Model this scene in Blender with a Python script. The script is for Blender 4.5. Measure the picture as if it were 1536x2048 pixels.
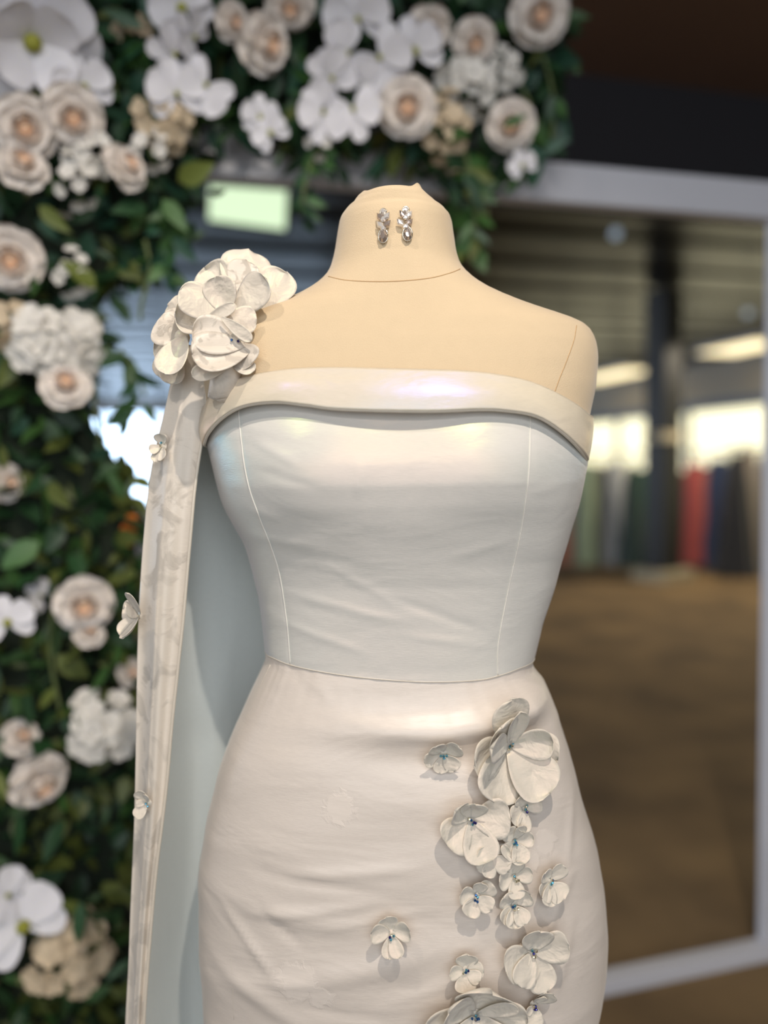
import bpy, math, random
from math import sin, cos, pi, radians, sqrt, atan2
from mathutils import Vector, Matrix, noise
from mathutils.bvhtree import BVHTree

random.seed(7)
for o in list(bpy.data.objects):
    bpy.data.objects.remove(o)
scene = bpy.context.scene
col = scene.collection
V = Vector

# ------------------------------------------------------------------ camera
F = 1540.0                    # focal length in pixels of the 1536 x 2048 frame
H = 1.30                      # lens height
PITCH, ROLL = radians(3.5), radians(1.0)
cam_d = bpy.data.cameras.new('camera')
cam = bpy.data.objects.new('camera', cam_d)
col.objects.link(cam)
scene.camera = cam
cam_d.sensor_fit = 'VERTICAL'
cam_d.sensor_height = 36.0
cam_d.lens = F / 2048 * 36.0
CAMR = Matrix.Rotation(pi / 2 - PITCH, 3, 'X') @ Matrix.Rotation(-ROLL, 3, 'Z')
CAMP = V((0, 0, H))
M4 = CAMR.to_4x4()
M4.translation = CAMP
cam.matrix_world = M4
cam_d.dof.use_dof = True
cam_d.dof.focus_distance = 0.742
cam_d.dof.aperture_fstop = 1.3
cam_d.clip_start = 0.02

# ------------------------------------------------------------------ light
world = bpy.data.worlds.new('daylight')
scene.world = world
world.use_nodes = True
bg = world.node_tree.nodes['Background']
bg.inputs[0].default_value = (0.80, 0.88, 1.0, 1)
bg.inputs[1].default_value = 0.40
vs = scene.view_settings
vs.view_transform = 'Standard'
vs.look = 'None'
vs.exposure = -0.22
vs.gamma = 1.0
vs.use_curve_mapping = False


def area_light(name, loc, target, sx, sy, watt, color):
    l = bpy.data.lights.new(name, 'AREA')
    l.shape = 'RECTANGLE'
    l.size, l.size_y = sx, sy
    l.energy = watt
    l.color = color
    o = bpy.data.objects.new(name, l)
    col.objects.link(o)
    o.location = loc
    o.rotation_euler = (V(target) - V(loc)).to_track_quat('-Z', 'Y').to_euler()
    return o


# daylight of the shop front behind the photographer
area_light('shopfront_daylight', (0.1, -2.8, 1.6), (0, 1, 1.3), 4.4, 2.0, 58, (0.86, 0.93, 1.0))


# ------------------------------------------------------------------ helpers
def ray(px, py):
    return CAMR @ V(((px - 768) / F, -(py - 1024) / F, -1.0))


def at(px, py, Y):
    d = ray(px, py)
    return CAMP + d * (Y / d.y)


def tag(o, label=None, cat=None, group=None, kind=None):
    if label: o['label'] = label
    if cat: o['category'] = cat
    if group: o['group'] = group
    if kind: o['kind'] = kind
    return o


def empty(name, loc=(0, 0, 0), rz=0.0):
    o = bpy.data.objects.new(name, None)
    o.empty_display_size = 0.05
    col.objects.link(o)
    o.location = loc
    o.rotation_euler = (0, 0, rz)
    return o


def link(name, me, parent=None, mat=None, mw=None):
    o = bpy.data.objects.new(name, me)
    col.objects.link(o)
    if mat is not None and not me.materials:
        me.materials.append(mat)
    if parent is not None:
        o.parent = parent
        o.matrix_parent_inverse = world_of(parent).inverted()
    if mw is not None:
        if parent is not None:
            o.matrix_parent_inverse = Matrix.Identity(4)
            o.matrix_basis = world_of(parent).inverted() @ mw
        else:
            o.matrix_basis = mw
    return o


def world_of(o):
    m = o.matrix_basis.copy()
    if o.parent is not None:
        m = world_of(o.parent) @ o.matrix_parent_inverse @ m
    return m


def mesh(name, verts, faces, mat=None, smooth=True):
    me = bpy.data.meshes.new(name)
    me.from_pydata([tuple(v) for v in verts], [], faces)
    me.update()
    if smooth:
        me.polygons.foreach_set('use_smooth', [True] * len(me.polygons))
    if mat is not None:
        me.materials.append(mat)
    return me


def grid_data(fn, nu, nv, closed=False, base=0):
    vs_, fs = [], []
    nc = nu if closed else nu + 1
    for j in range(nv + 1):
        for i in range(nc):
            vs_.append(fn(i / nu, j / nv))
    for j in range(nv):
        for i in range(nu):
            a = base + j * nc + i
            b = base + j * nc + (i + 1) % nc
            fs.append((a, b, b + nc, a + nc))
    return vs_, fs


def grid(name, fn, nu, nv, mat, parent=None, closed=False, thick=0.0, flip=False):
    v, f = grid_data(fn, nu, nv, closed)
    if flip:
        f = [tuple(reversed(q)) for q in f]
    o = link(name, mesh(name, v, f, mat), parent)
    if thick:
        m = o.modifiers.new('thickness', 'SOLIDIFY')
        m.thickness = abs(thick)
        m.offset = -1 if thick > 0 else 1
    return o


def tube_data(pts, r, seg=8, base=0):
    pts = [V(p) for p in pts]
    vs_, fs = [], []
    n = len(pts)
    prev = None
    for i, p in enumerate(pts):
        t = (pts[min(i + 1, n - 1)] - pts[max(i - 1, 0)]).normalized()
        if prev is None:
            a = t.orthogonal().normalized()
        else:
            a = (prev - t * prev.dot(t)).normalized()
        prev = a
        b = t.cross(a)
        rr = r[i] if isinstance(r, (list, tuple)) else r
        for k in range(seg):
            w = 2 * pi * k / seg
            vs_.append(p + (a * cos(w) + b * sin(w)) * rr)
    for i in range(n - 1):
        for k in range(seg):
            q = base + i * seg
            fs.append((q + k, q + (k + 1) % seg, q + seg + (k + 1) % seg, q + seg + k))
    fs.append(tuple(base + k for k in reversed(range(seg))))
    fs.append(tuple(base + (n - 1) * seg + k for k in range(seg)))
    return vs_, fs


def tube(name, pts, r, mat, parent=None, seg=8):
    v, f = tube_data(pts, r, seg)
    return link(name, mesh(name, v, f, mat), parent)


def box_data(c, s, rot=None, base=0):
    c = V(c)
    vs_ = []
    for z in (-1, 1):
        for y in (-1, 1):
            for x in (-1, 1):
                p = V((x * s[0] / 2, y * s[1] / 2, z * s[2] / 2))
                if rot is not None:
                    p = rot @ p
                vs_.append(c + p)
    q = [(0, 2, 3, 1), (4, 5, 7, 6), (0, 1, 5, 4), (2, 6, 7, 3), (0, 4, 6, 2), (1, 3, 7, 5)]
    return vs_, [tuple(base + i for i in f) for f in q]


def box(name, c, s, mat, parent=None, rot=None, bevel=0.0):
    v, f = box_data((0, 0, 0), s)
    mw = (rot.to_4x4() if rot is not None else Matrix.Identity(4))
    mw.translation = V(c)
    o = link(name, mesh(name, v, f, mat, smooth=False), parent, mw=mw)
    if bevel:
        m = o.modifiers.new('bevel', 'BEVEL')
        m.width = bevel
        m.segments = 2
    return o


def lerp(a, b, t):
    return a + (b - a) * t


def interp(x, xs, ys):
    if x <= xs[0]: return ys[0]
    for i in range(1, len(xs)):
        if x <= xs[i]:
            t = (x - xs[i - 1]) / (xs[i] - xs[i - 1])
            return ys[i - 1] + (ys[i] - ys[i - 1]) * t
    return ys[-1]


def spline(pts, n):
    """Catmull-Rom through points, n samples"""
    pts = [V(p) for p in pts]
    P = [pts[0] * 2 - pts[1]] + pts + [pts[-1] * 2 - pts[-2]]
    out = []
    m = len(pts) - 1
    for k in range(n + 1):
        t = k / n * m
        i = min(int(t), m - 1)
        u = t - i
        a, b, c, d = P[i:i + 4]
        out.append(0.5 * ((2 * b) + (c - a) * u + (2 * a - 5 * b + 4 * c - d) * u * u + (3 * b - a - 3 * c + d) * u ** 3))
    return out


# ------------------------------------------------------------------ materials
def new_mat(name):
    m = bpy.data.materials.new(name)
    m.use_nodes = True
    nt = m.node_tree
    return m, nt, nt.nodes['Principled BSDF']


def node(nt, typ, **kw):
    n = nt.nodes.new(typ)
    for k, v in kw.items():
        setattr(n, k, v)
    return n


def rgb(r, g, b):
    def f(c):
        c /= 255.0
        return c / 12.92 if c <= 0.04045 else ((c + 0.055) / 1.055) ** 2.4
    return (f(r), f(g), f(b), 1)


def simple(name, color, rough=0.6, metal=0.0, noise_scale=30, var=0.12, bump=0.0, bump_scale=200,
           sheen=0.0, trans=0.0, spec=0.5, emit=None, emit_s=0.0, random_obj=0.0):
    m, nt, b = new_mat(name)
    tc = node(nt, 'ShaderNodeTexCoord')
    nz = node(nt, 'ShaderNodeTexNoise')
    nz.inputs['Scale'].default_value = noise_scale
    nz.inputs['Detail'].default_value = 4
    nt.links.new(tc.outputs['Object'], nz.inputs['Vector'])
    mr = node(nt, 'ShaderNodeMapRange')
    mr.inputs[3].default_value = 1 - var
    mr.inputs[4].default_value = 1 + var
    nt.links.new(nz.outputs['Fac'], mr.inputs[0])
    hs = node(nt, 'ShaderNodeHueSaturation')
    hs.inputs['Color'].default_value = color
    if random_obj:
        oi = node(nt, 'ShaderNodeObjectInfo')
        m2 = node(nt, 'ShaderNodeMapRange')
        m2.inputs[3].default_value = 1 - random_obj
        m2.inputs[4].default_value = 1 + random_obj
        nt.links.new(oi.outputs['Random'], m2.inputs[0])
        mm = node(nt, 'ShaderNodeMath', operation='MULTIPLY')
        nt.links.new(mr.outputs[0], mm.inputs[0])
        nt.links.new(m2.outputs[0], mm.inputs[1])
        nt.links.new(mm.outputs[0], hs.inputs['Value'])
    else:
        nt.links.new(mr.outputs[0], hs.inputs['Value'])
    nt.links.new(hs.outputs[0], b.inputs['Base Color'])
    b.inputs['Roughness'].default_value = rough
    b.inputs['Metallic'].default_value = metal
    b.inputs['Specular IOR Level'].default_value = spec
    b.inputs['Sheen Weight'].default_value = sheen
    if trans:
        b.inputs['Subsurface Weight'].default_value = trans
        b.inputs['Subsurface Radius'].default_value = (0.004, 0.004, 0.003)
        b.inputs['Subsurface Scale'].default_value = 1.0
    if emit:
        b.inputs['Emission Color'].default_value = emit
        b.inputs['Emission Strength'].default_value = emit_s
    if bump:
        n2 = node(nt, 'ShaderNodeTexNoise')
        n2.inputs['Scale'].default_value = bump_scale
        n2.inputs['Detail'].default_value = 3
        nt.links.new(tc.outputs['Object'], n2.inputs['Vector'])
        bp = node(nt, 'ShaderNodeBump')
        bp.inputs['Strength'].default_value = bump
        bp.inputs['Distance'].default_value = 0.002
        nt.links.new(n2.outputs['Fac'], bp.inputs['Height'])
        nt.links.new(bp.outputs[0], b.inputs['Normal'])
    return m


def satin(name, color, rough=0.38, wrinkle=0.25, stretch=(3.5, 3.5, 11), motifs=(), damask=0.0, spec=0.5, coat=0.0, sheer=0.0, film=0):
    """pearly duchess satin: fine twill, soft creases; optional woven motifs"""
    m, nt, b = new_mat(name)
    tc = node(nt, 'ShaderNodeTexCoord')
    L = nt.links.new
    mp = node(nt, 'ShaderNodeMapping')
    mp.inputs['Scale'].default_value = stretch
    mp.inputs['Rotation'].default_value = (0, radians(9), 0)
    L(tc.outputs['Object'], mp.inputs['Vector'])
    cr = node(nt, 'ShaderNodeTexNoise')
    cr.inputs['Scale'].default_value = 2.2
    cr.inputs['Detail'].default_value = 3.5
    cr.inputs['Roughness'].default_value = 0.45
    cr.inputs['Distortion'].default_value = 0.4
    L(mp.outputs[0], cr.inputs['Vector'])
    b1 = node(nt, 'ShaderNodeBump')
    b1.inputs['Strength'].default_value = wrinkle
    b1.inputs['Distance'].default_value = 0.02
    L(cr.outputs['Fac'], b1.inputs['Height'])
    # diagonal twill
    mp2 = node(nt, 'ShaderNodeMapping')
    mp2.inputs['Rotation'].default_value = (0, radians(35), 0)
    mp2.inputs['Scale'].default_value = (160, 160, 1500)
    L(tc.outputs['Object'], mp2.inputs['Vector'])
    tw = node(nt, 'ShaderNodeTexNoise')
    tw.inputs['Scale'].default_value = 1.0
    tw.inputs['Detail'].default_value = 2
    L(mp2.outputs[0], tw.inputs['Vector'])
    b2 = node(nt, 'ShaderNodeBump')
    b2.inputs['Strength'].default_value = 0.14
    b2.inputs['Distance'].default_value = 0.0008
    L(tw.outputs['Fac'], b2.inputs['Height'])
    L(b1.outputs[0], b2.inputs['Normal'])
    last = b2
    # colour: thread variation
    mr = node(nt, 'ShaderNodeMapRange')
    mr.inputs[3].default_value = 0.93
    mr.inputs[4].default_value = 1.05
    L(tw.outputs['Fac'], mr.inputs[0])
    hs = node(nt, 'ShaderNodeHueSaturation')
    hs.inputs['Color'].default_value = color
    L(mr.outputs[0], hs.inputs['Value'])
    colour = hs.outputs[0]
    rough_sock = None
    if motifs or damask:
        nz = node(nt, 'ShaderNodeTexNoise')
        nz.inputs['Scale'].default_value = 70 if motifs else 26 * damask
        nz.inputs['Detail'].default_value = 5
        nz.inputs['Distortion'].default_value = 1.2
        L(tc.outputs['Object'], nz.inputs['Vector'])
        acc = None
        if motifs:
            for (c, r) in motifs:
                ds = node(nt, 'ShaderNodeVectorMath', operation='DISTANCE')
                L(tc.outputs['Object'], ds.inputs[0])
                ds.inputs[1].default_value = c
                mk = node(nt, 'ShaderNodeMapRange')
                mk.inputs[1].default_value = r * 1.15
                mk.inputs[2].default_value = r * 0.45
                mk.inputs[3].default_value = 0.0
                mk.inputs[4].default_value = 0.62
                L(ds.outputs['Value'], mk.inputs[0])
                if acc is None:
                    acc = mk.outputs[0]
                else:
                    mx = node(nt, 'ShaderNodeMath', operation='MAXIMUM')
                    L(acc, mx.inputs[0])
                    L(mk.outputs[0], mx.inputs[1])
                    acc = mx.outputs[0]
            ad = node(nt, 'ShaderNodeMath', operation='ADD')
            L(acc, ad.inputs[0])
            L(nz.outputs['Fac'], ad.inputs[1])
            src, lo, hi = ad.outputs[0], 0.80, 1.0
        else:
            src, lo, hi = nz.outputs['Fac'], 0.50, 0.60
        st = node(nt, 'ShaderNodeMapRange')
        st.inputs[1].default_value = lo
        st.inputs[2].default_value = hi
        L(src, st.inputs[0])
        mix = node(nt, 'ShaderNodeMix', data_type='RGBA')
        mix.inputs['B'].default_value = tuple(min(1, c * (1.05 if motifs else 0.78)) for c in color[:3]) + (1,)
        L(st.outputs[0], mix.inputs['Factor'])
        L(colour, mix.inputs['A'])
        colour = mix.outputs['Result']
        rr = node(nt, 'ShaderNodeMapRange')
        rr.inputs[3].default_value = rough
        rr.inputs[4].default_value = min(1, rough + 0.3)
        L(st.outputs[0], rr.inputs[0])
        rough_sock = rr.outputs[0]
        b3 = node(nt, 'ShaderNodeBump')
        b3.inputs['Strength'].default_value = 0.35
        b3.inputs['Distance'].default_value = 0.001
        L(st.outputs[0], b3.inputs['Height'])
        L(last.outputs[0], b3.inputs['Normal'])
        last = b3
    L(colour, b.inputs['Base Color'])
    L(last.outputs[0], b.inputs['Normal'])
    b.inputs['Roughness'].default_value = rough
    if rough_sock: L(rough_sock, b.inputs['Roughness'])
    b.inputs['Specular IOR Level'].default_value = spec
    b.inputs['Sheen Weight'].default_value = 0.25
    b.inputs['Sheen Roughness'].default_value = 0.4
    b.inputs['Sheen Tint'].default_value = (1.0, 0.95, 0.9, 1)
    if coat:
        b.inputs['Coat Weight'].default_value = coat
        b.inputs['Coat Roughness'].default_value = 0.3
        b.inputs['Coat Tint'].default_value = (0.9, 0.95, 1.0, 1)
    if film:
        b.inputs['Thin Film Thickness'].default_value = film
        b.inputs['Thin Film IOR'].default_value = 1.4
    if sheer:
        tr = node(nt, 'ShaderNodeBsdfTranslucent')
        L(colour, tr.inputs['Color'])
        L(last.outputs[0], tr.inputs['Normal'])
        ms = node(nt, 'ShaderNodeMixShader')
        ms.inputs[0].default_value = sheer
        L(b.outputs[0], ms.inputs[1])
        L(tr.outputs[0], ms.inputs[2])
        L(ms.outputs[0], nt.nodes['Material Output'].inputs['Surface'])
    return m


IVORY = rgb(226, 213, 196)
M = {}
M['linen'] = simple('natural linen jersey', rgb(214, 191, 157), 0.85, noise_scale=60, var=0.03, bump=0.25, bump_scale=900, sheen=0.3, spec=0.2)
M['seam_linen'] = simple('linen seam', rgb(190, 158, 118), 0.9, var=0.05)
M['bodice'] = satin('ivory satin bodice', rgb(220, 215, 207), 0.31, 0.14, (4, 4, 9), spec=0.8, coat=0.15, film=430)
M['cuff'] = satin('ivory satin cuff', rgb(221, 208, 184), 0.32, 0.2, (5, 5, 12), spec=0.8, coat=0.1, film=330)
M['skirt'] = None  # after the motif positions are known
M['cape'] = satin('ivory jacquard', rgb(222, 211, 196), 0.42, 0.10, (14, 14, 2.0), damask=1.0, spec=0.5)
M['lining'] = satin('pale satin lining', rgb(230, 236, 234), 0.40, 0.22, (8, 8, 1.6), spec=0.4, sheer=0.15)
M['petal'] = satin('ivory satin petal', rgb(224, 213, 198), 0.36, 0.30, (20, 20, 20), spec=0.6, coat=0.0, film=430)
M['petal_jacquard'] = satin('ivory jacquard petal', rgb(218, 206, 190), 0.4, 0.05, (20, 20, 20), damask=2.6, spec=0.5)
M['piping'] = satin('ivory satin piping', rgb(214, 203, 186), 0.35, 0.0, spec=0.6)
M['thread'] = simple('ivory thread', rgb(238, 232, 222), 0.5, var=0.05)
M['bead_blue'] = simple('blue crystal', rgb(66, 110, 170), 0.06, 0.75, var=0.1)
M['bead_aqua'] = simple('aqua crystal', rgb(120, 190, 215), 0.05, 0.8, var=0.1)
M['bead_violet'] = simple('violet crystal', rgb(62, 58, 130), 0.06, 0.75, var=0.1)
M['bead_clear'] = simple('clear crystal', rgb(240, 232, 205), 0.04, 0.9, var=0.1)
M['gem'] = simple('cut clear gem', rgb(235, 230, 224), 0.12, 0.55, var=0.02)
M['gem_dark'] = simple('smoky cut gem', rgb(178, 164, 154), 0.10, 0.6, var=0.02)
M['silver'] = simple('polished silver', rgb(225, 222, 210), 0.16, 1.0, var=0.02)
M['white_paint'] = simple('white painted wood', rgb(214, 213, 218), 0.45, var=0.02, noise_scale=8)
M['rose'] = simple('cream rose petal', rgb(238, 229, 220), 0.6, var=0.04, trans=0.3, random_obj=0.05)
M['rose_mid'] = simple('blush rose petal', rgb(242, 226, 212), 0.6, var=0.04, trans=0.3, random_obj=0.05)
M['rose_heart'] = simple('peach rose heart', rgb(248, 216, 186), 0.6, var=0.05, trans=0.3, random_obj=0.05)
M['orchid'] = simple('white orchid petal', rgb(230, 227, 230), 0.55, var=0.03, trans=0.35, random_obj=0.04)
M['orchid_heart'] = simple('yellow green flower heart', rgb(150, 150, 50), 0.6, var=0.25)
M['floret'] = simple('white floret', rgb(230, 225, 216), 0.6, var=0.05, trans=0.3, random_obj=0.06)
M['floret_beige'] = simple('beige floret', rgb(212, 192, 162), 0.6, var=0.06, trans=0.3, random_obj=0.08)
M['bloom_orange'] = simple('orange petal', rgb(240, 140, 60), 0.6, var=0.06, trans=0.3)
M['leaf_a'] = simple('deep green leaf', rgb(38, 72, 40), 0.5, var=0.2, noise_scale=25, random_obj=0.3)
M['leaf_b'] = simple('mid green leaf', rgb(58, 94, 42), 0.5, var=0.2, noise_scale=25, random_obj=0.3)
M['leaf_c'] = simple('olive leaf', rgb(92, 102, 44), 0.5, var=0.2, noise_scale=25, random_obj=0.3)
M['leaf_d'] = simple('blue green leaf', rgb(42, 80, 60), 0.5, var=0.2, noise_scale=25, random_obj=0.3)
M['stem'] = simple('green stem', rgb(92, 104, 58), 0.6, var=0.15)
M['leaf_shade'] = simple('dark leaf gap shade', rgb(26, 36, 22), 0.95, var=0.4, noise_scale=40, bump=0.6, bump_scale=60)
M['black_paint'] = simple('black painted wall', rgb(36, 34, 38), 0.7, var=0.06, noise_scale=3)
M['brown_ceiling'] = simple('brown ceiling board', rgb(112, 86, 70), 0.6, var=0.1, noise_scale=3)
M['column_black'] = simple('black column paint', rgb(20, 20, 22), 0.45, var=0.08, noise_scale=4)
M['concrete'] = simple('pale base', rgb(190, 178, 150), 0.7, var=0.08)
M['header_blue'] = simple('blue grey header paint', rgb(92, 104, 124), 0.5, var=0.06)
M['wall_grey'] = simple('greige wall paint', rgb(176, 166, 150), 0.8, var=0.04, noise_scale=2)
M['metal_rack'] = simple('chrome rack', rgb(170, 170, 172), 0.25, 1.0, var=0.05)

# ------------------------------------------------------------------ the setting
TH = radians(14.8)
RU = V((cos(TH), sin(TH), 0))
RV = V((-sin(TH), cos(TH), 0))
RROT = Matrix.Rotation(TH, 3, 'Z')


def uv(u, v, z=0.0):
    return RU * u + RV * v + V((0, 0, z))


FR_V = 1.60                      # plane of the white frame


def on_plane(px, py, v):
    d = ray(px, py)
    t = (v - CAMP.dot(RV)) / d.dot(RV)
    return CAMP + d * t


def struct(o):
    o['kind'] = 'structure'
    return o


def carpet():
    m, nt, b = new_mat('brown mottled carpet')
    L = nt.links.new
    tc = node(nt, 'ShaderNodeTexCoord')
    n1 = node(nt, 'ShaderNodeTexNoise')
    n1.inputs['Scale'].default_value = 2.2
    n1.inputs['Detail'].default_value = 6
    L(tc.outputs['Object'], n1.inputs['Vector'])
    cr = node(nt, 'ShaderNodeValToRGB')
    cr.color_ramp.elements[0].position = 0.3
    cr.color_ramp.elements[0].color = rgb(104, 84, 58)
    cr.color_ramp.elements[1].position = 0.7
    cr.color_ramp.elements[1].color = rgb(156, 128, 88)
    L(n1.outputs['Fac'], cr.inputs[0])
    L(cr.outputs[0], b.inputs['Base Color'])
    b.inputs['Roughness'].default_value = 0.9
    n2 = node(nt, 'ShaderNodeTexNoise')
    n2.inputs['Scale'].default_value = 220
    L(tc.outputs['Object'], n2.inputs['Vector'])
    bp = node(nt, 'ShaderNodeBump')
    bp.inputs['Strength'].default_value = 0.5
    bp.inputs['Distance'].default_value = 0.004
    L(n2.outputs['Fac'], bp.inputs['Height'])
    L(bp.outputs[0], b.inputs['Normal'])
    return m


M['carpet'] = carpet()
UL, UR, VB, VF = -7.0, 9.6, -3.0, 23.0
struct(box('floor', uv((UL + UR) / 2, (VB + VF) / 2, -0.05), (UR - UL, VF - VB, 0.1), M['carpet'], rot=RROT))
BK_V = 2.78                      # black bulkhead
Z1, Z2, ZB = 2.80, 3.10, 2.33
struct(box('ceiling', uv((UL + UR) / 2, (VB + BK_V) / 2, Z1 + 0.05), (UR - UL, BK_V - VB, 0.1), M['brown_ceiling'], rot=RROT))
struct(box('wall_bulkhead', uv((UL + UR) / 2, BK_V + 0.08, (ZB + Z2) / 2 + 0.05), (UR - UL, 0.16, Z2 - ZB + 0.1), M['black_paint'], rot=RROT))

M['plank_dark'] = simple('dark ceiling plank', rgb(20, 18, 17), 0.28, spec=0.12, var=0.15, noise_scale=4, random_obj=0.35)
ceil2 = struct(box('ceiling_showroom', uv((UL + UR) / 2, (BK_V + VF) / 2, Z2 + 0.09), (UR - UL, VF - BK_V, 0.1), M['black_paint'], rot=RROT))
v0 = BK_V + 0.2
pl_me = None
k = 0
while v0 < VF - 0.4:
    w = 0.30
    c = uv((UL + UR) / 2, v0 + w / 2, Z2 + 0.02 + 0.012 * ((k * 7) % 3))
    if pl_me is None:
        a, f = box_data((0, 0, 0), (UR - UL, w - 0.03, 0.035))
        pl_me = mesh('ceiling_plank', a, f, M['plank_dark'], smooth=False)
    mw = RROT.to_4x4()
    mw.translation = c
    link('ceiling_plank', pl_me, ceil2, mw=mw)
    v0 += w
    k += 1

# far walls with daylight windows
M['sky_warm'] = simple('sunlit window', rgb(255, 246, 214), 0.3, var=0.0, emit=rgb(255, 244, 196), emit_s=1.6)
M['sky_cool'] = simple('daylit window', rgb(205, 226, 250), 0.3, var=0.0, emit=rgb(196, 222, 250), emit_s=6.0)


def window_wall(wname, n0, horizontal, a0, a1, fixed, count, pane_mat, zb, zt, hd):
    """a wall from a0 to a1 along u or v with `count` glazed bays; header band above"""
    rot = RROT if horizontal else Matrix.Rotation(TH + pi / 2, 3, 'Z')
    P = (lambda a, z, off=0.0: uv(a, fixed + off, z)) if horizontal else (lambda a, z, off=0.0: uv(fixed + off, a, z))
    Lh = a1 - a0
    w = struct(box(wname, P((a0 + a1) / 2, zb / 2), (Lh, 0.16, zb), M['wall_grey'], rot=rot))
    box('wall_head', P((a0 + a1) / 2, (zt + hd + Z2) / 2), (Lh, 0.16, Z2 - zt - hd), M['wall_grey'], w, rot=rot)
    box('window_header', P((a0 + a1) / 2, zt + hd / 2, -0.03), (Lh, 0.24, hd), M['header_blue'], w, rot=rot)
    bay = Lh / count
    for i in range(count):
        a = a0 + bay * (i + 0.5)
        win = struct(box('window_%d' % (n0 + i), P(a, (zb + zt) / 2, 0.0), (bay - 0.1, 0.02, zt - zb), pane_mat, rot=rot))
        for s in (-1, 1):
            box('window_frame', P(a + s * (bay / 2 - 0.03), (zb + zt) / 2), (0.06, 0.14, zt - zb), M['header_blue'], win, rot=rot)
        box('transom', P(a, lerp(zb, zt, 0.3)), (bay - 0.1, 0.06, 0.04), M['header_blue'], win, rot=rot)


window_wall('wall_right', 1, False, 2.95, VF, UR, 8, M['sky_warm'], 0.5, 2.20, 0.16)
window_wall('wall_back', 9, True, UL, 4.6, VF, 7, M['sky_cool'], 0.35, 2.85, 0.10)
struct(box('wall_back_right', uv((4.6 + UR) / 2, VF, Z2 / 2), (UR - 4.6, 0.16, Z2), M['wall_grey'], rot=RROT))
M['added_glow_left'] = simple('added left window glow', rgb(225, 236, 250), 0.3, var=0.0, emit=rgb(225, 236, 250), emit_s=4.0)  # unseen glowing panes on the left, added to brighten the showroom
window_wall('wall_left', 16, False, BK_V + 0.3, VF, UL, 8, M['added_glow_left'], 0.3, 2.7, 0.14)

# ceiling light panels of the showroom
M['panel'] = simple('warm light panel', rgb(255, 240, 190), 0.4, var=0.0, emit=rgb(255, 236, 190), emit_s=2.0)


def ceiling_panel(px, py, w, d, label):
    dr = ray(px, py)
    t = (Z2 - H - 0.02) / dr.z
    p = CAMP + dr * t
    r = empty('ceiling_light', (p.x, p.y, Z2 - 0.06), TH)
    mw = RROT.to_4x4(); mw.translation = V((p.x, p.y, Z2 - 0.03))
    a, f = box_data((0, 0, 0), (w, d, 0.06))
    link('housing', mesh('housing', a, f, M['white_paint'], False), r, mw=mw.copy())
    mw.translation = V((p.x, p.y, Z2 - 0.065))
    a, f = box_data((0, 0, 0), (w * 0.94, d * 0.9, 0.012))
    link('diffuser', mesh('diffuser', a, f, M['panel'], False), r, mw=mw)
    tag(r, label, 'ceiling light', 'showroom ceiling lights')


ceiling_panel(1222, 748, 0.8, 2.4, 'blurred pale yellow ceiling light left of the black column')
ceiling_panel(1490, 690, 0.8, 1.5, 'blurred pale yellow ceiling light right of the black column near the right edge')
ceiling_panel(1385, 790, 1.2, 2.4, 'faint far ceiling light just above the window header right of the column')
ceiling_panel(1215, 806, 1.2, 3.0, 'faint far ceiling light just above the window header left of the column')


def spot_bulb(px, py, dist, watt, label):
    p = at(px, py, dist)
    r = empty('ceiling_bulb', p)
    tube('cord', [p + V((0, 0, 0.05)), V((p.x, p.y, Z2))], 0.004, M['column_black'], r, 6)
    bm_v, bm_f = grid_data(lambda u, v: p + V((cos(2 * pi * u) * sin(pi * v), sin(2 * pi * u) * sin(pi * v), cos(pi * v))) * 0.04, 12, 8, True)
    link('bulb', mesh('bulb', bm_v, bm_f, M['bulb']), r)
    l = bpy.data.lights.new('bulb_lamp', 'SPOT')
    l.energy = watt
    l.color = (1.0, 0.88, 0.68)
    l.spot_size = radians(150)
    l.spot_blend = 0.6
    l.shadow_soft_size = 0.04
    o = bpy.data.objects.new('bulb_lamp', l)
    col.objects.link(o)
    o.location = p - V((0, 0, 0.06))
    tag(r, label, 'lamp', 'small round hanging bulbs')


M['bulb'] = simple('cool small bulb', rgb(190, 205, 220), 0.3, var=0, emit=rgb(185, 205, 225), emit_s=0.45)
spot_bulb(1232, 467, 5.7, 60, 'small round pale lamp hanging in front of the dark ceiling below the frame top')
spot_bulb(1496, 626, 8.0, 220, 'small round pale lamp at the right edge beside the black column')

# black column
cb = on_plane(1325, 1158, 0)  # placeholder ray
dr = ray(1325, 1160)
t = -H / dr.z
cp = CAMP + dr * t
cr_ = empty('column', (cp.x, cp.y, 0), TH + radians(12))
rot = Matrix.Rotation(TH + radians(14), 3, 'Z')
box('shaft', (cp.x, cp.y, 0.12 + (Z2 - 0.12) / 2), (0.27, 0.27, Z2 - 0.12), M['column_black'], cr_, rot=rot, bevel=0.01)
box('base_plate', (cp.x, cp.y, 0.06), (0.46, 0.46, 0.12), M['concrete'], cr_, rot=rot, bevel=0.01)
box('band', (cp.x, cp.y, 1.55), (0.285, 0.285, 0.10), M['concrete'], cr_, rot=rot)
tag(cr_, 'tall square black column on a pale base in the showroom', 'column')

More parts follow.
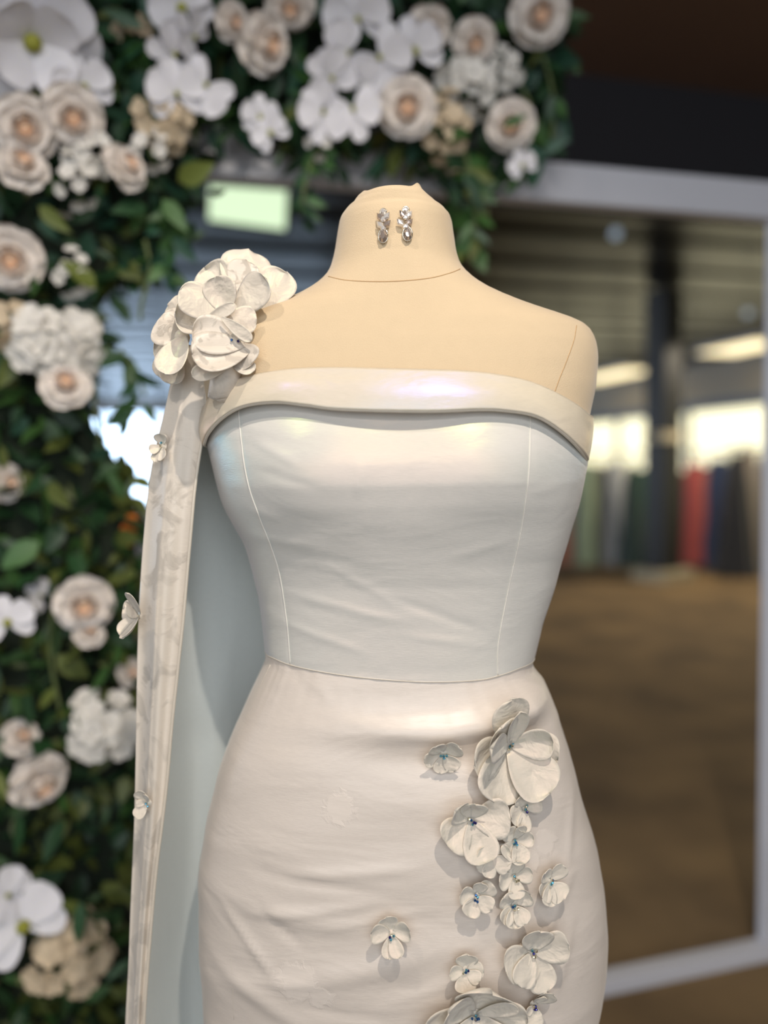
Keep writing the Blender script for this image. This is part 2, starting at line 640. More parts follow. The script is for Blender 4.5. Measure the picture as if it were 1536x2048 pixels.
# green lit sign
M['sign_green'] = simple('pale green lit sign face', rgb(205, 242, 200), 0.3, var=0.05, noise_scale=6, emit=rgb(222, 245, 206), emit_s=1.25)
sp = at(497, 395, 3.6)
sg = empty('lit_sign', sp, TH)
rs = Matrix.Rotation(TH, 3, 'Z') @ Matrix.Rotation(radians(4), 3, 'Y')
box('sign_face', sp, (0.345, 0.02, 0.245), M['sign_green'], sg, rot=rs, bevel=0.006)
box('sign_housing', sp + V((0, 0.03, 0)), (0.36, 0.04, 0.26), M['black_paint'], sg, rot=rs)
tube('hanging_rod', [sp + V((0, 0.03, 0.12)), V((sp.x, sp.y + 0.03, Z2))], 0.006, M['column_black'], sg, 6)
tag(sg, 'pale green lit sign panel left of the dress form neck', 'sign')

# ------------------------------------------------------------------ white frame
zt1 = on_plane(1100, 321, FR_V).z
zt0 = on_plane(1100, 402, FR_V).z
zb1 = on_plane(1197, 1965, FR_V).z
ur_in = on_plane(1550, 900, FR_V).dot(RU)
ul_out = on_plane(70, 900, FR_V).dot(RU)
RW = zt1 - zt0
fr = empty('white_frame', uv((ur_in + ul_out) / 2, FR_V, 0), TH)
FD = 0.045
umid, uw = (ur_in + ul_out + RW) / 2, ur_in + 2 * RW - ul_out
uw = ur_in + RW - ul_out
box('top_rail', uv(umid, FR_V + FD / 2, (zt0 + zt1) / 2), (uw, FD, RW), M['white_paint'], fr, rot=RROT, bevel=0.006)
box('bottom_rail', uv(umid, FR_V + FD / 2, zb1 / 2), (uw, FD, zb1), M['white_paint'], fr, rot=RROT, bevel=0.006)
for a in (ul_out + RW / 2, ur_in + RW / 2):
    box('stile', uv(a, FR_V + FD / 2, (zb1 + zt0) / 2), (RW, FD - 0.004, zt0 - zb1), M['white_paint'], fr, rot=RROT, bevel=0.004)
tag(fr, 'tall white rectangular floor frame behind the dress, draped with flowers', 'frame')

# ------------------------------------------------------------------ dresses on racks
def pleated_dress(px0, px1, py_top, py_bot, d, mat_name, color, label, flare=1.0, bodice=True):
    if mat_name not in M:
        M[mat_name] = simple(mat_name, color, 0.5, var=0.12, noise_scale=8, sheen=0.3)
    pc = at((px0 + px1) / 2, py_bot, d)
    ptop = at((px0 + px1) / 2, py_top, d).z
    hw = (px1 - px0) / 2 / F * d
    zb = max(0.015, pc.z)
    r = empty('hanging_gown', (pc.x, pc.y, zb))
    seed = random.random() * 10
    np_ = 9

    def f(u, v):
        a = 2 * pi * u
        z = lerp(zb, ptop - 0.02, v)
        prof = lerp(1.0, 0.42 if flare > 1 else 0.75, v ** 0.7)
        if v > 0.72:
            prof *= lerp(1, 0.8, (v - 0.72) / 0.28)
        k = 1 + 0.13 * (1 - v) * sin(np_ * a + seed) + 0.05 * sin(5 * a + seed * 2 + 4 * v)
        return V((pc.x + hw * prof * k * cos(a), pc.y + hw * 0.75 * prof * k * sin(a), z))
    grid('skirt', f, 54, 10, M[mat_name], r, True)
    # straps and hanger
    hz = ptop - 0.02
    for s in (-1, 1):
        tube('strap', [(pc.x + s * hw * 0.3, pc.y, hz), (pc.x + s * hw * 0.22, pc.y, hz + 0.06), (pc.x + s * hw * 0.1, pc.y, hz + 0.09)], 0.008, M[mat_name], r, 6)
    tube('hanger', [(pc.x - hw * 0.45, pc.y, hz + 0.04), (pc.x, pc.y, hz + 0.1), (pc.x + hw * 0.45, pc.y, hz + 0.04)], 0.006, M['metal_rack'], r, 6)
    yr = 9.2 if px0 < 1320 else 8.9
    zr = at(1300, 905, 9.0).z
    tube('hook', [(pc.x, pc.y, hz + 0.1), (pc.x, pc.y, hz + 0.13), (pc.x, yr, zr + 0.018), (pc.x, yr + 0.02, zr)], 0.004, M['metal_rack'], r, 6)
    tag(r, label, 'dress', 'gowns hanging in the showroom')
    return V((pc.x, pc.y, hz + 0.16))


G = [
    (1108, 1142, 965, 1098, 9.6, 'rust gown fabric', rgb(160, 105, 85), 'blurred rust gown just right of the dress bodice, leftmost on the rack', 1),
    (1124, 1168, 940, 1100, 9.4, 'pale blue gown fabric', rgb(172, 190, 200), 'blurred pale blue gown second from the left on the far rack', 1),
    (1150, 1196, 925, 1104, 9.3, 'sage gown fabric', rgb(150, 168, 140), 'blurred sage green gown on the left part of the rack', 1),
    (1180, 1222, 928, 1100, 9.5, 'taupe gown fabric', rgb(172, 164, 148), 'blurred taupe gown between sage and silver gowns', 1),
    (1206, 1256, 922, 1112, 9.2, 'silver gown fabric', rgb(178, 180, 182), 'blurred silver grey gown left of the dark teal gown', 1),
    (1234, 1290, 928, 1132, 8.7, 'dark teal gown fabric', rgb(22, 50, 48), 'blurred dark teal gown left of the black column', 1.2),
    (1258, 1312, 935, 1128, 8.9, 'forest gown fabric', rgb(48, 88, 62), 'blurred forest green gown directly left of the column', 1),
    (1340, 1384, 940, 1112, 9.0, 'tan gown fabric', rgb(176, 132, 104), 'blurred tan gown directly right of the black column', 1),
    (1362, 1414, 925, 1085, 9.4, 'coral red gown fabric', rgb(170, 74, 70), 'blurred coral red gown right of the column', 1),
    (1388, 1432, 930, 1075, 9.7, 'dusty rose gown fabric', rgb(170, 120, 110), 'blurred dusty rose gown behind the navy gown', 1),
    (1392, 1480, 915, 1132, 8.6, 'navy gown fabric', rgb(24, 44, 82), 'blurred flared navy gown right of the coral gown', 1.2),
    (1428, 1516, 905, 1150, 8.2, 'black gown fabric', rgb(26, 26, 32), 'blurred flared black gown at the right end of the rack', 1.2),
    (1470, 1520, 900, 1110, 9.3, 'mushroom gown fabric', rgb(140, 128, 116), 'blurred mushroom gown behind the black gown', 1),
    (1506, 1560, 905, 1130, 8.8, 'grey gown fabric', rgb(120, 116, 112), 'blurred grey gown at the right edge of the photo', 1),
]
hooks = []
for i, g in enumerate(G):
    g = list(g)
    g[4] = (9.2 if i < 7 else 8.9) + (-0.42 if i == 11 else -0.30 if i == 5 else (i % 2) * 0.18)
    g[3] = max(g[3], 1128)
    hooks.append(pleated_dress(*g))
for (i0, i1, nm, lab) in ((0, 6, 'a', 'long chrome rack rail left of the column holding the pale gowns'), (7, 13, 'b', 'long chrome rack rail right of the column holding the dark gowns')):
    hs_ = [h for h in hooks[i0:i1 + 1]]
    x0, x1 = min(h.x for h in hs_) - 0.15, max(h.x for h in hs_) + 0.15
    yy = 9.2 if nm == 'a' else 8.9
    zz = at(1300, 905, 9.0).z
    rk = empty('garment_rack', ((x0 + x1) / 2, yy, 0))
    tube('rail', [(x0, yy, zz), (x1, yy, zz)], 0.015, M['metal_rack'], rk, 8)
    for x in (x0, x1):
        tube('upright', [(x, yy, 0.04), (x, yy, zz)], 0.015, M['metal_rack'], rk, 8)
        tube('foot', [(x, yy - 0.25, 0.03), (x, yy + 0.25, 0.03)], 0.018, M['metal_rack'], rk, 8)
    tag(rk, lab, 'garment rack')

# ------------------------------------------------------------------ body shapes
YC = 0.82                        # depth of the dress form's axis


def prof(pxs, top=False):
    p = [at(x, y, YC) for x, y in pxs]
    if top:       # the crown of the neck is seen at its front rim, which stands nearer than the axis
        for q, (x, y) in zip(p, pxs):
            q.z = at(x, y, YC - 0.05 * max(0, min(1, (440 - y) / 50))).z
    p.sort(key=lambda q: q.z)
    return [q.z for q in p], [q.x for q in p]


def zc(py):
    return at(790, py, YC).z


class Loft:
    def __init__(s, left, right, depth, n=2.3, extra=None, low=None, top=False):
        s.lz, s.lx = prof(left, top)
        s.rz, s.rx = prof(right, top)
        if low:                      # (z, xl, xr) continuing below the measured part
            for z, a, b in sorted(low, reverse=True):
                s.lz.insert(0, z); s.lx.insert(0, a)
                s.rz.insert(0, z); s.rx.insert(0, b)
        dd = sorted([(zc(py) if py > 3 else py, f, b) for py, f, b in depth])
        s.dz = [d[0] for d in dd]; s.df = [d[1] for d in dd]; s.db = [d[2] for d in dd]
        s.n = n
        s.extra = extra

    def sm(s, z, xs, ys, w=0.012):
        return (interp(z - w, xs, ys) + 2 * interp(z, xs, ys) + interp(z + w, xs, ys)) / 4

    def par(s, z):
        xl, xr = s.sm(z, s.lz, s.lx, 0.006), s.sm(z, s.rz, s.rx, 0.006)
        return (xl + xr) / 2, (xr - xl) / 2, s.sm(z, s.dz, s.df, 0.02), s.sm(z, s.dz, s.db, 0.02)

    def P(s, z, a, off=0.0):
        cx, w, f, b = s.par(z)
        n = s.n(z) if callable(s.n) else s.n
        c, si = cos(a), sin(a)
        d = (f if si >= 0 else b)
        e = 2.0 / n
        x = w * math.copysign(abs(c) ** e, c)
        y = d * math.copysign(abs(si) ** e, si)
        nx, ny = c / max(w, 1e-4), si / max(d, 1e-4)
        l = sqrt(nx * nx + ny * ny)
        ex = s.extra(z, a, cx + x) if s.extra else 0.0
        o = off + ex
        return V((cx + x + nx / l * o, YC - y - ny / l * o, z))

    def ang(s, p):
        cx, w, f, b = s.par(p.z)
        n = s.n(p.z) if callable(s.n) else s.n
        x = (p.x - cx) / w
        y = (YC - p.y)
        y = y / (f if y >= 0 else b)
        return atan2(math.copysign(abs(y) ** (n / 2), y), math.copysign(abs(x) ** (n / 2), x))

    def bvh(s, z0, z1, nz=200, na=180, off=0.0):
        v, f = grid_data(lambda u, t: s.P(lerp(z0, z1, t), 2 * pi * u, off), na, nz, True)
        return BVHTree.FromPolygons(v, f)


def hit(b, px, py):
    d = ray(px, py).normalized()
    loc, nrm, i, dist = b.ray_cast(CAMP, d)
    if loc is None:
        return None, None
    if nrm.dot(d) > 0:
        nrm = -nrm
    return loc, nrm


def gauss(x, c, w):
    return math.exp(-((x - c) / w) ** 2)


# ---- dress form (neck, shoulders, chest)
FL = [(722, 374), (706, 380), (696, 389), (688, 405), (681, 430), (675, 470), (670, 505), (664, 530), (655, 553), (632, 575), (600, 595), (560, 612), (500, 628),
      (455, 642), (432, 655), (420, 672), (410, 695), (408, 730), (412, 780), (424, 850), (440, 920), (470, 1010)]
FRt = [(852, 374), (870, 380), (883, 388), (893, 402), (901, 430), (905, 460), (912, 510), (922, 538), (945, 562), (980, 585), (1040, 610), (1100, 630),
       (1150, 645), (1166, 653), (1178, 666), (1187, 690), (1190, 720), (1184, 780), (1172, 830), (1155, 920), (1130, 1010)]
form = Loft(FL, FRt,
            [(395, 0.046, 0.045), (402, 0.053, 0.05), (415, 0.058, 0.056), (460, 0.060, 0.058), (530, 0.062, 0.06), (560, 0.066, 0.062), (600, 0.070, 0.07), (650, 0.078, 0.078),
             (700, 0.088, 0.084), (780, 0.100, 0.085), (900, 0.112, 0.08), (1010, 0.100, 0.08)],
            n=lambda z: interp(z, [zc(700), zc(600), zc(540)], [2.5, 2.3, 2.1]), top=True)
zt, zlow = at(787, 373, YC - 0.05).z, zc(1000)
fm = empty('dress_form', (0.015, YC, 0))
tag(fm, 'headless natural linen dress form wearing the ivory gown', 'dress form')


def pucker(a):
    a = (a + pi) % (2 * pi) - pi
    return 0.0055 * gauss(a, radians(52), 0.16) + 0.0028 * gauss(a, radians(146), 0.16)


def torso(u, v):
    z = lerp(zlow, zt, 1 - (1 - v) ** 1.15)
    p = form.P(z, 2 * pi * u)
    p.z += pucker(2 * pi * u) * max(0, min(1, (z - zt + 0.012) / 0.012)) ** 2
    return p


grid('torso', torso, 180, 200, M['linen'], fm, True)
# neck cap: slightly crumpled cloth gathered over the top
capc = at(787, 369, YC)
cap_cx, cap_w, cap_f, cap_b = form.par(zt)


def cap(u, v):
    a = 2 * pi * u
    p = form.P(zt, a)
    p.z += pucker(a)
    q = lerp(p, V((cap_cx, YC, zt)), v)
    q.z += -0.001 * sin(pi * min(1, v * 1.2)) + 0.003 * gauss(a, radians(25), 0.35) * (1 - v) * v * 4 + 0.002 * gauss(a, radians(160), 0.3) * (1 - v) * v * 4
    return q


grid('neck_cap', cap, 64, 8, M['linen'], fm, True)
fb = form.bvh(zlow, zt)


def surf_line(b, pxs, n, off=0.0):
    out = []
    for q in spline([V((x, y, 0)) for x, y in pxs], n):
        l, nn = hit(b, q.x, q.y)
        if l is not None:
            out.append(l + nn * off)
    return out


tube('neck_seam', surf_line(fb, [(657, 553), (690, 560), (740, 563), (800, 562), (860, 556), (900, 546), (920, 538)], 60, -0.0002), 0.0007, M['seam_linen'], fm, 6)
tube('armhole_seam', surf_line(fb, [(1153, 651), (1148, 680), (1134, 720), (1120, 755), (1109, 785)], 30, -0.0002), 0.0006, M['seam_linen'], fm, 6)
tube('armhole_seam', surf_line(fb, [(452, 655), (456, 690), (468, 730), (480, 760)], 20, -0.0002), 0.0006, M['seam_linen'], fm, 6)
tube('pole', [(0.015, YC, 0.04), (0.015, YC, zlow + 0.05)], 0.016, M['metal_rack'], fm, 12)
grid('stand_base', lambda u, v: V((0.015 + 0.17 * cos(2 * pi * u) * min(1, v * 3 if v < .34 else 1) * (1 if v < .7 else (1 - v) / .3 + .001), YC + 0.17 * sin(2 * pi * u) * (min(1, v * 3) if v < .7 else (1 - v) / .3 + .001), 0.002 + 0.04 * max(0, min(1, (v - .3) / .4)))), 32, 10, M['metal_rack'], fm, True)

# ---- gown hull
GL = [(412, 830), (413, 870), (424, 905), (438, 960), (452, 1010), (470, 1045), (492, 1085), (508, 1140), (520, 1190), (527, 1250), (534, 1312),
      (520, 1345), (503, 1380), (470, 1455), (440, 1540), (420, 1620), (406, 1700), (401, 1750), (403, 1830), (409, 1950), (416, 2048)]
GR = [(1172, 830), (1172, 880), (1166, 930), (1152, 1000), (1130, 1080), (1102, 1180), (1082, 1240), (1068, 1300), (1060, 1330), (1080, 1345), (1092, 1370),
      (1110, 1415), (1130, 1475), (1150, 1560), (1170, 1625), (1190, 1690), (1200, 1760), (1207, 1850), (1203, 1930), (1192, 1990), (1178, 2048)]


def crease(px, py, ln, ang, amp, wid=0.0042):
    p = at(px, py, YC - 0.1)
    S = (YC - 0.1) / F
    return p.x, p.z, ln * S * 0.55, cos(radians(ang)), sin(radians(ang)), amp, wid


CREASES = [crease(*c) for c in (
    (560, 905, 90, -28, .0016), (590, 960, 110, -18, -.0012), (560, 1085, 130, -8, .0016), (640, 1120, 150, -6, -.0010), (700, 1225, 200, -14, .0016),
    (640, 1285, 170, -18, .0014), (880, 1235, 170, -22, -.0014), (900, 1290, 150, -10, .0012), (530, 1030, 60, -15, .0016), (960, 1100, 120, 14, .0010), (720, 960, 60, 85, .0012),
    (1090, 980, 60, 15, .0010), (720, 1170, 120, -30, .0010),
    (700, 1735, 220, 4, .0022), (640, 1760, 260, -6, -.0018), (620, 1815, 220, 8, .0024), (500, 1900, 170, -48, .0026), (560, 1850, 120, -40, -.0018), (760, 1820, 200, 10, .0016),
    (720, 1450, 160, -10, .0014), (640, 1395, 60, -50, .0016), (590, 1380, 50, -60, -.0014), (560, 1960, 110, 5, .0018), (850, 1960, 160, 18, .0014), (700, 2010, 180, -6, -.0016),
    (1120, 1830, 140, 60, .0016), (1130, 1940, 150, 75, .0020), (1155, 1700, 130, 80, .0014))]


def folds(z, a, x):
    e = 0.0
    s = sin(a)
    if s > 0.25:
        for (cx, cz, hl, ca, sa, amp, wid) in CREASES:
            dx, dz = x - cx, z - cz
            if abs(dx) > 0.14 or abs(dz) > 0.14: continue
            t = dx * ca + dz * sa
            w = -dx * sa + dz * ca
            e += amp * (0.6 if cz > 1.08 else 1.0) * math.exp(-(t / hl) ** 4) * math.exp(-(w / wid) ** 2)
    if s > 0:
        zw = zc(1340)
        # bust fullness
        for cx in (at(625, 930, YC).x, at(960, 930, YC).x):
            e += 0.010 * gauss(x, cx, 0.055) * gauss(z, zc(925), 0.055)
        # drag lines in the bodice
        if z > zw:
            q = noise.noise(V((x * 6 + 3, 1.7, z * 34 + x * 5)))
            e += 0.0007 * q * gauss(z, zc(1120), 0.12)
        # draped fold under the waist seam, lifting to the right
        zf = zc(1402) + 0.35 * max(0, x - 0.06) ** 1.0 * 0.4
        e += 0.0115 * min(1, s * 1.6) ** 3 * gauss(z, zf, 0.013) * (1 / (1 + math.exp(-(x + 0.02) * 40)))
        e -= 0.005 * min(1, s * 1.6) ** 3 * gauss(z, zf - 0.03, 0.014) * (1 / (1 + math.exp(-(x + 0.0) * 40)))
        # soft skirt drags
        if z < zw - 0.05:
            q = noise.noise(V((x * 5, 4.2, z * 20 - x * 4)))
            e += 0.0022 * q
            e += 0.003 * gauss(z, zc(1795) + 0.25 * (x - 0.0), 0.012) * gauss(x, -0.02, 0.09)
            e += 0.003 * gauss(z, zc(1740) - 0.12 * x, 0.010) * gauss(x, -0.09, 0.07)
            e += 0.003 * gauss(z, zc(1880) - 0.5 * (x + .12) , 0.010) * gauss(x, -0.13, 0.05)
    return e


hull = Loft(GL, GR,
            [(800, 0.103, 0.08), (850, 0.110, 0.085), (910, 0.121, 0.085), (965, 0.124, 0.085), (1030, 0.114, 0.08), (1150, 0.092, 0.075), (1300, 0.085, 0.07), (1345, 0.086, 0.075),
             (1400, 0.095, 0.09), (1500, 0.106, 0.11), (1650, 0.114, 0.125), (1850, 0.116, 0.13), (2040, 0.112, 0.12), (0.45, 0.10, 0.10), (0.3, 0.13, 0.14), (0.0, 0.26, 0.30)],
            n=2.35, extra=folds, low=[(0.45, -0.165, 0.20), (0.30, -0.19, 0.23), (0.0, -0.34, 0.40)])
ztop = zc(800)
hb = hull.bvh(0.3, ztop, 260, 180)


def curve_z(pxs, n, bv=None):
    """z as a function of the angle for a measured curve on the front; closes level round the back"""
    pts = []
    for q in spline([V((x, y, 0)) for x, y in pxs], n):
        l, nn = hit(bv or hb, q.x, q.y)
        if l is not None:
            a = hull.ang(l) % (2 * pi)
            if a > 1.6 * pi: a -= 2 * pi
            pts.append((a, l.z))
    pts.sort()
    A = [p[0] for p in pts]; Z = [p[1] for p in pts]

    def f(a):
        a = a % (2 * pi)
        if a > 1.6 * pi: a -= 2 * pi
        if A[0] <= a <= A[-1]:
            return interp(a, A, Z)
        if a < A[0]: a += 2 * pi
        t = (a - A[-1]) / (A[0] + 2 * pi - A[-1])
        return lerp(Z[-1], Z[0], t * t * (3 - 2 * t))
    return f


waist = curve_z([(538, 1313), (580, 1330), (650, 1345), (740, 1357), (850, 1364), (950, 1361), (1000, 1351), (1052, 1332)], 60)
cuff_bot = curve_z([(419, 893), (432, 868), (460, 838), (500, 816), (560, 808), (620, 814), (680, 821), (800, 825), (880, 825), (950, 822), (1000, 824), (1060, 836), (1110, 868), (1150, 910), (1166, 938)], 80)


def seam_angle(pxs):
    pts = []
    for q in spline([V((x, y, 0)) for x, y in pxs], 60):
        l, nn = hit(hb, q.x, q.y)
        if l is not None:
            pts.append((l.z, hull.ang(l)))
    pts.sort()
    A = [p[0] for p in pts]; Z = [p[1] for p in pts]
    return lambda z: interp(z, A, Z)


seamL = seam_angle([(476, 830), (480, 880), (486, 930), (497, 980), (515, 1030), (540, 1090), (557, 1140), (567, 1200), (575, 1260), (580, 1326)])
seamR = seam_angle([(1066, 840), (1066, 900), (1062, 960), (1052, 1020), (1042, 1070), (1028, 1130), (1015, 1190), (1003, 1250), (996, 1300), (996, 1350)])

gown = empty('wedding_gown', (0.015, YC, 0))
tag(gown, 'ivory satin one-shoulder wedding gown with fabric flowers, worn by the dress form', 'wedding gown')


def panel(name, a_lo, a_hi, nu, mat):
    def f(u, v):
        a = lerp(a_lo(hull_z_mid), a_hi(hull_z_mid), u)
        zb = waist(a)
        zt_ = min(ztop, cuff_bot(a) + 0.03)
        z = lerp(zb, zt_, v)
        a = lerp(a_lo(z), a_hi(z), u)
        edge = min(u, 1 - u)
        return hull.P(z, a, 0.0006 * (1 - math.exp(-edge * 60)) - 0.0006)
    return grid(name, f, nu, 90, mat, gown)


hull_z_mid = zc(1100)
aR = lambda z: radians(-8)
aL = lambda z: radians(188)
panel('bodice_front_panel', lambda z: seamR(z), lambda z: seamL(z), 120, M['bodice'])
panel('bodice_side_panel', aR, lambda z: seamR(z), 40, M['bodice'])
panel('bodice_side_panel', lambda z: seamL(z), aL, 40, M['bodice'])
panel('bodice_back_panel', aL, lambda z: radians(352), 60, M['bodice'])
for sm_ in (seamL, seamR):
    pts = []
    for k in range(90):
        zz = lerp(zc(1345), zc(832), k / 89)
        a = sm_(zz)
        zz2 = lerp(waist(a) + 0.001, cuff_bot(a) + 0.004, k / 89)
        pts.append(hull.P(zz2, sm_(zz2), -0.0001))
    tube('princess_seam', pts, 0.00055, M['thread'], gown, 6)

# skirt
motif_px = [((678, 1618), 0.021), ((590, 1968), 0.026), ((640, 1995), 0.016), ((1092, 1685), 0.018), ((1062, 1722), 0.014)]
mot = []
for (q, r) in motif_px:
    l, nn = hit(hb, *q)
    mot.append((tuple(l), r))
M['skirt'] = satin('ivory satin skirt', rgb(224, 211, 198), 0.40, 0.22, (3.5, 3.5, 9), motifs=mot, spec=0.55, coat=0.12)


def skirt(u, v):
    a = 2 * pi * u
    z = lerp(waist(a), 0.012, v ** 1.0)
    g = 0.0004 * noise.noise(V((a * 14, v * 3, 0))) * gauss(v, 0, 0.05) * 2
    return hull.P(z, a, 0.0012 * (1 - math.exp(-v * 70)) + g - 0.001)


sk = grid('skirt', skirt, 220, 240, M['skirt'], gown, True)
tube('waist_seam', [hull.P(waist(2 * pi * k / 140), 2 * pi * k / 140, -0.0004) for k in range(141)], 0.0008, M['piping'], gown, 6)
sl = [(540, 1330), (500, 1420), (475, 1500), (460, 1600), (456, 1700), (458, 1800), (462, 1900), (468, 2040)]
tube('side_seam', surf_line(hb, sl, 80, -0.0002), 0.0005, M['piping'], gown, 6)

# folded cuff round the neckline; its top edge is measured on the form itself
cb = Loft(GL, GR, [(700, 0.097, 0.082), (780, 0.107, 0.084), (860, 0.114, 0.085), (930, 0.118, 0.085), (1000, 0.11, 0.08)], n=2.4)
cb.lz, cb.lx = prof([(410, 700), (418, 760), (418, 830), (420, 870), (430, 905), (442, 960)])
cb.rz, cb.rx = prof([(1184, 700), (1184, 760), (1172, 830), (1165, 870), (1150, 930), (1132, 1000)])
cbb = cb.bvh(zc(1000), zc(700), 120, 180)


def curve_cuff(pxs, n):
    pts = []
    for q in spline([V((x, y, 0)) for x, y in pxs], n):
        l, nn = hit(cbb, q.x, q.y)
        if l is not None:
            a = cb.ang(l) % (2 * pi)
            if a > 1.6 * pi: a -= 2 * pi
            pts.append((a, l.z))
    pts.sort()
    A = [p[0] for p in pts]; Z = [p[1] for p in pts]

    def f(a):
        a = a % (2 * pi)
        if a > 1.6 * pi: a -= 2 * pi
        if A[0] <= a <= A[-1]:
            return interp(a, A, Z)
        if a < A[0]: a += 2 * pi
        t = (a - A[-1]) / (A[0] + 2 * pi - A[-1])
        return lerp(Z[-1], Z[0], t)
    return f


c_top = curve_cuff([(416, 812), (430, 790), (470, 764), (530, 748), (600, 739), (680, 737), (760, 739), (850, 741), (930, 744), (1000, 752), (1060, 766), (1110, 788), (1150, 812), (1174, 832)], 80)
c_bot = curve_cuff([(419, 893), (432, 866), (460, 836), (500, 814), (560, 806), (620, 812), (680, 820), (800, 824), (880, 824), (950, 821), (1000, 823), (1060, 834), (1110, 866), (1150, 907), (1166, 934)], 80)


def cuff_off(v, a=pi / 2):
    s = max(0.0, sin(a)) ** 0.8
    return 0.0105 * (1 - v) ** 1.2 * lerp(0.12, 1, s) + 0.0025 + 0.003 * sin(pi * v) * lerp(0.3, 1, s)


def cuff(u, v):
    a = 2 * pi * u
    z = lerp(c_bot(a), c_top(a), v)
    q = noise.noise(V((cos(a) * 3, sin(a) * 3, v * 1.2)))
    return cb.P(z, a, cuff_off(v, a) + 0.0012 * q * sin(pi * v))


co = grid('neckline_cuff', cuff, 220, 18, M['cuff'], gown, True, thick=0.0016)
tube('cuff_piping', [cb.P(c_bot(2 * pi * k / 200), 2 * pi * k / 200, cuff_off(0, 2 * pi * k / 200) - 0.0008) for k in range(201)], 0.0017, M['piping'], co, 8)
tube('cuff_top_edge', [cb.P(c_top(2 * pi * k / 200), 2 * pi * k / 200, cuff_off(1, 2 * pi * k / 200) - 0.0012) for k in range(201)], 0.0012, M['cuff'], co, 8)

# ------------------------------------------------------------------ fabric petals
def petal_mesh(P0, P1, width, nrm, cup=0.25, curl=0.12, ripple=0.06, seed=0.0, nu=10, nv=12, fold=0.0):
    P0, P1, nrm = V(P0), V(P1), V(nrm)
    ax = P1 - P0
    Ln = ax.length
    side = ax.cross(nrm).normalized()
    nr = side.cross(ax).normalized()

    def f(u, t):
        x = u * 2 - 1
        v = 1 - (1 - t) ** 1.6
        if v < 0.68:
            s = 0.18 + 0.82 * sin(pi / 2 * (v / 0.68) ** 0.95)
        else:
            s = max(0.0, 1 - ((v - 0.68) / 0.32) ** 2.3) ** (1 / 2.3) * 0.985 + 0.015
        w = width / 2 * s
        h = cup * w * (x * x - 0.3) + curl * Ln * v * v - fold * w * (1 - abs(x)) * (1 - v * 0.5)
        h += ripple * width * 0.5 * sin(3.1 * x + seed * 6 + 2 * v) * v
        return P0 + ax * v + side * (x * w) + nr * h
    return grid_data(f, nu, nv)


def petal(name, parent, P0, P1, width, nrm, mat, thick=0.00035, **kw):
    v, f = petal_mesh(P0, P1, width, nrm, **kw)
    o = link(name, mesh(name, v, f, mat), parent)
    m = o.modifiers.new('thickness', 'SOLIDIFY')
    m.thickness = thick
    m.offset = 0
    return o


def ball_mesh(name, r, mat, nu=8, nv=5):
    v, f = grid_data(lambda u, t: V((cos(2 * pi * u) * sin(pi * t), sin(2 * pi * u) * sin(pi * t), cos(pi * t))) * r, nu, nv, True)
    return mesh(name, v, f, mat, smooth=False)


BEADS = [ball_mesh('bead', 0.0014, M[k], 6, 4) for k in ('bead_blue', 'bead_aqua', 'bead_violet', 'bead_clear')]


def frame_at(p, n):
    n = n.normalized()
    r = n.cross(V((0, 0, -1))).normalized()
    if r.x < 0: r = -r
    u = n.cross(r)
    if u.z < 0: u = -u
    return r, u


def applique(px, py, petals, bv=hb, nbeads=4, lift_base=0.007, mats=('petal',), seed=0.0, point=None, label=None, bead_r=1.0):
    """petals: (angle, length px, width px, lift degrees, cup, curl)"""
    if point is None:
        p, n = hit(bv, px, py)
    else:
        p, n = point
    r, u = frame_at(p, n)
    S = p.y / F
    vd = (CAMP - p).normalized()
    c = p + vd * (lift_base / max(0.5, n.dot(vd)))
    rnd = random.Random(int(px * 7 + py))
    bv_, bf = grid_data(lambda a, t: c + n * (0.0012 * sin(pi / 2 * t)) + (r * cos(2 * pi * a) + u * sin(2 * pi * a)) * (0.0045 * (1 - t) + 0.0001), 12, 3, True)
    fl = link('applique_flower', mesh('applique_flower', bv_, bf, M['petal']), gown)
    if label: fl['label'] = label
    for i, pt in enumerate(petals):
        ang, ln, wd, lift = pt[:4]
        cup = (pt[4] if len(pt) > 4 else 0.30) * 0.45
        curl = (pt[5] if len(pt) > 5 else 0.06) * 0.7
        fold = pt[6] if len(pt) > 6 else rnd.choice((0.0, 0.12, 0.22))
        lift *= 0.72
        a = radians(ang)
        d = (r * cos(a) + u * sin(a))
        lr = radians(lift)
        dd = d * cos(lr) + n * sin(lr)
        nn = n * cos(lr) - d * sin(lr)
        L_ = ln * S / max(0.5, cos(lr) )
        wd *= 1.32
        base = c + d * 0.0015 + n * (0.0006 * i)
        petal('petal', fl, base, base + dd * L_, wd * S, nn, M[mats[i % len(mats)]], cup=cup, curl=curl, ripple=0.09, seed=rnd.random(), fold=fold)
    for k in range(nbeads):
        a = rnd.random() * 2 * pi
        rr = 0.0022 + 0.0022 * rnd.random() if k else 0.0
        q = c + (r * cos(a) + u * sin(a)) * rr * bead_r + n * (0.0035 + 0.001 * rnd.random() + rr * 0.3)
        mw = Matrix.Rotation(rnd.random() * 3, 4, 'X') @ Matrix.Rotation(rnd.random() * 3, 4, 'Z')
        mw.translation = q
        link('bead', BEADS[rnd.choice((0, 1, 1, 2, 3, 3))], fl, mw=mw)
    return fl


L1 = 20
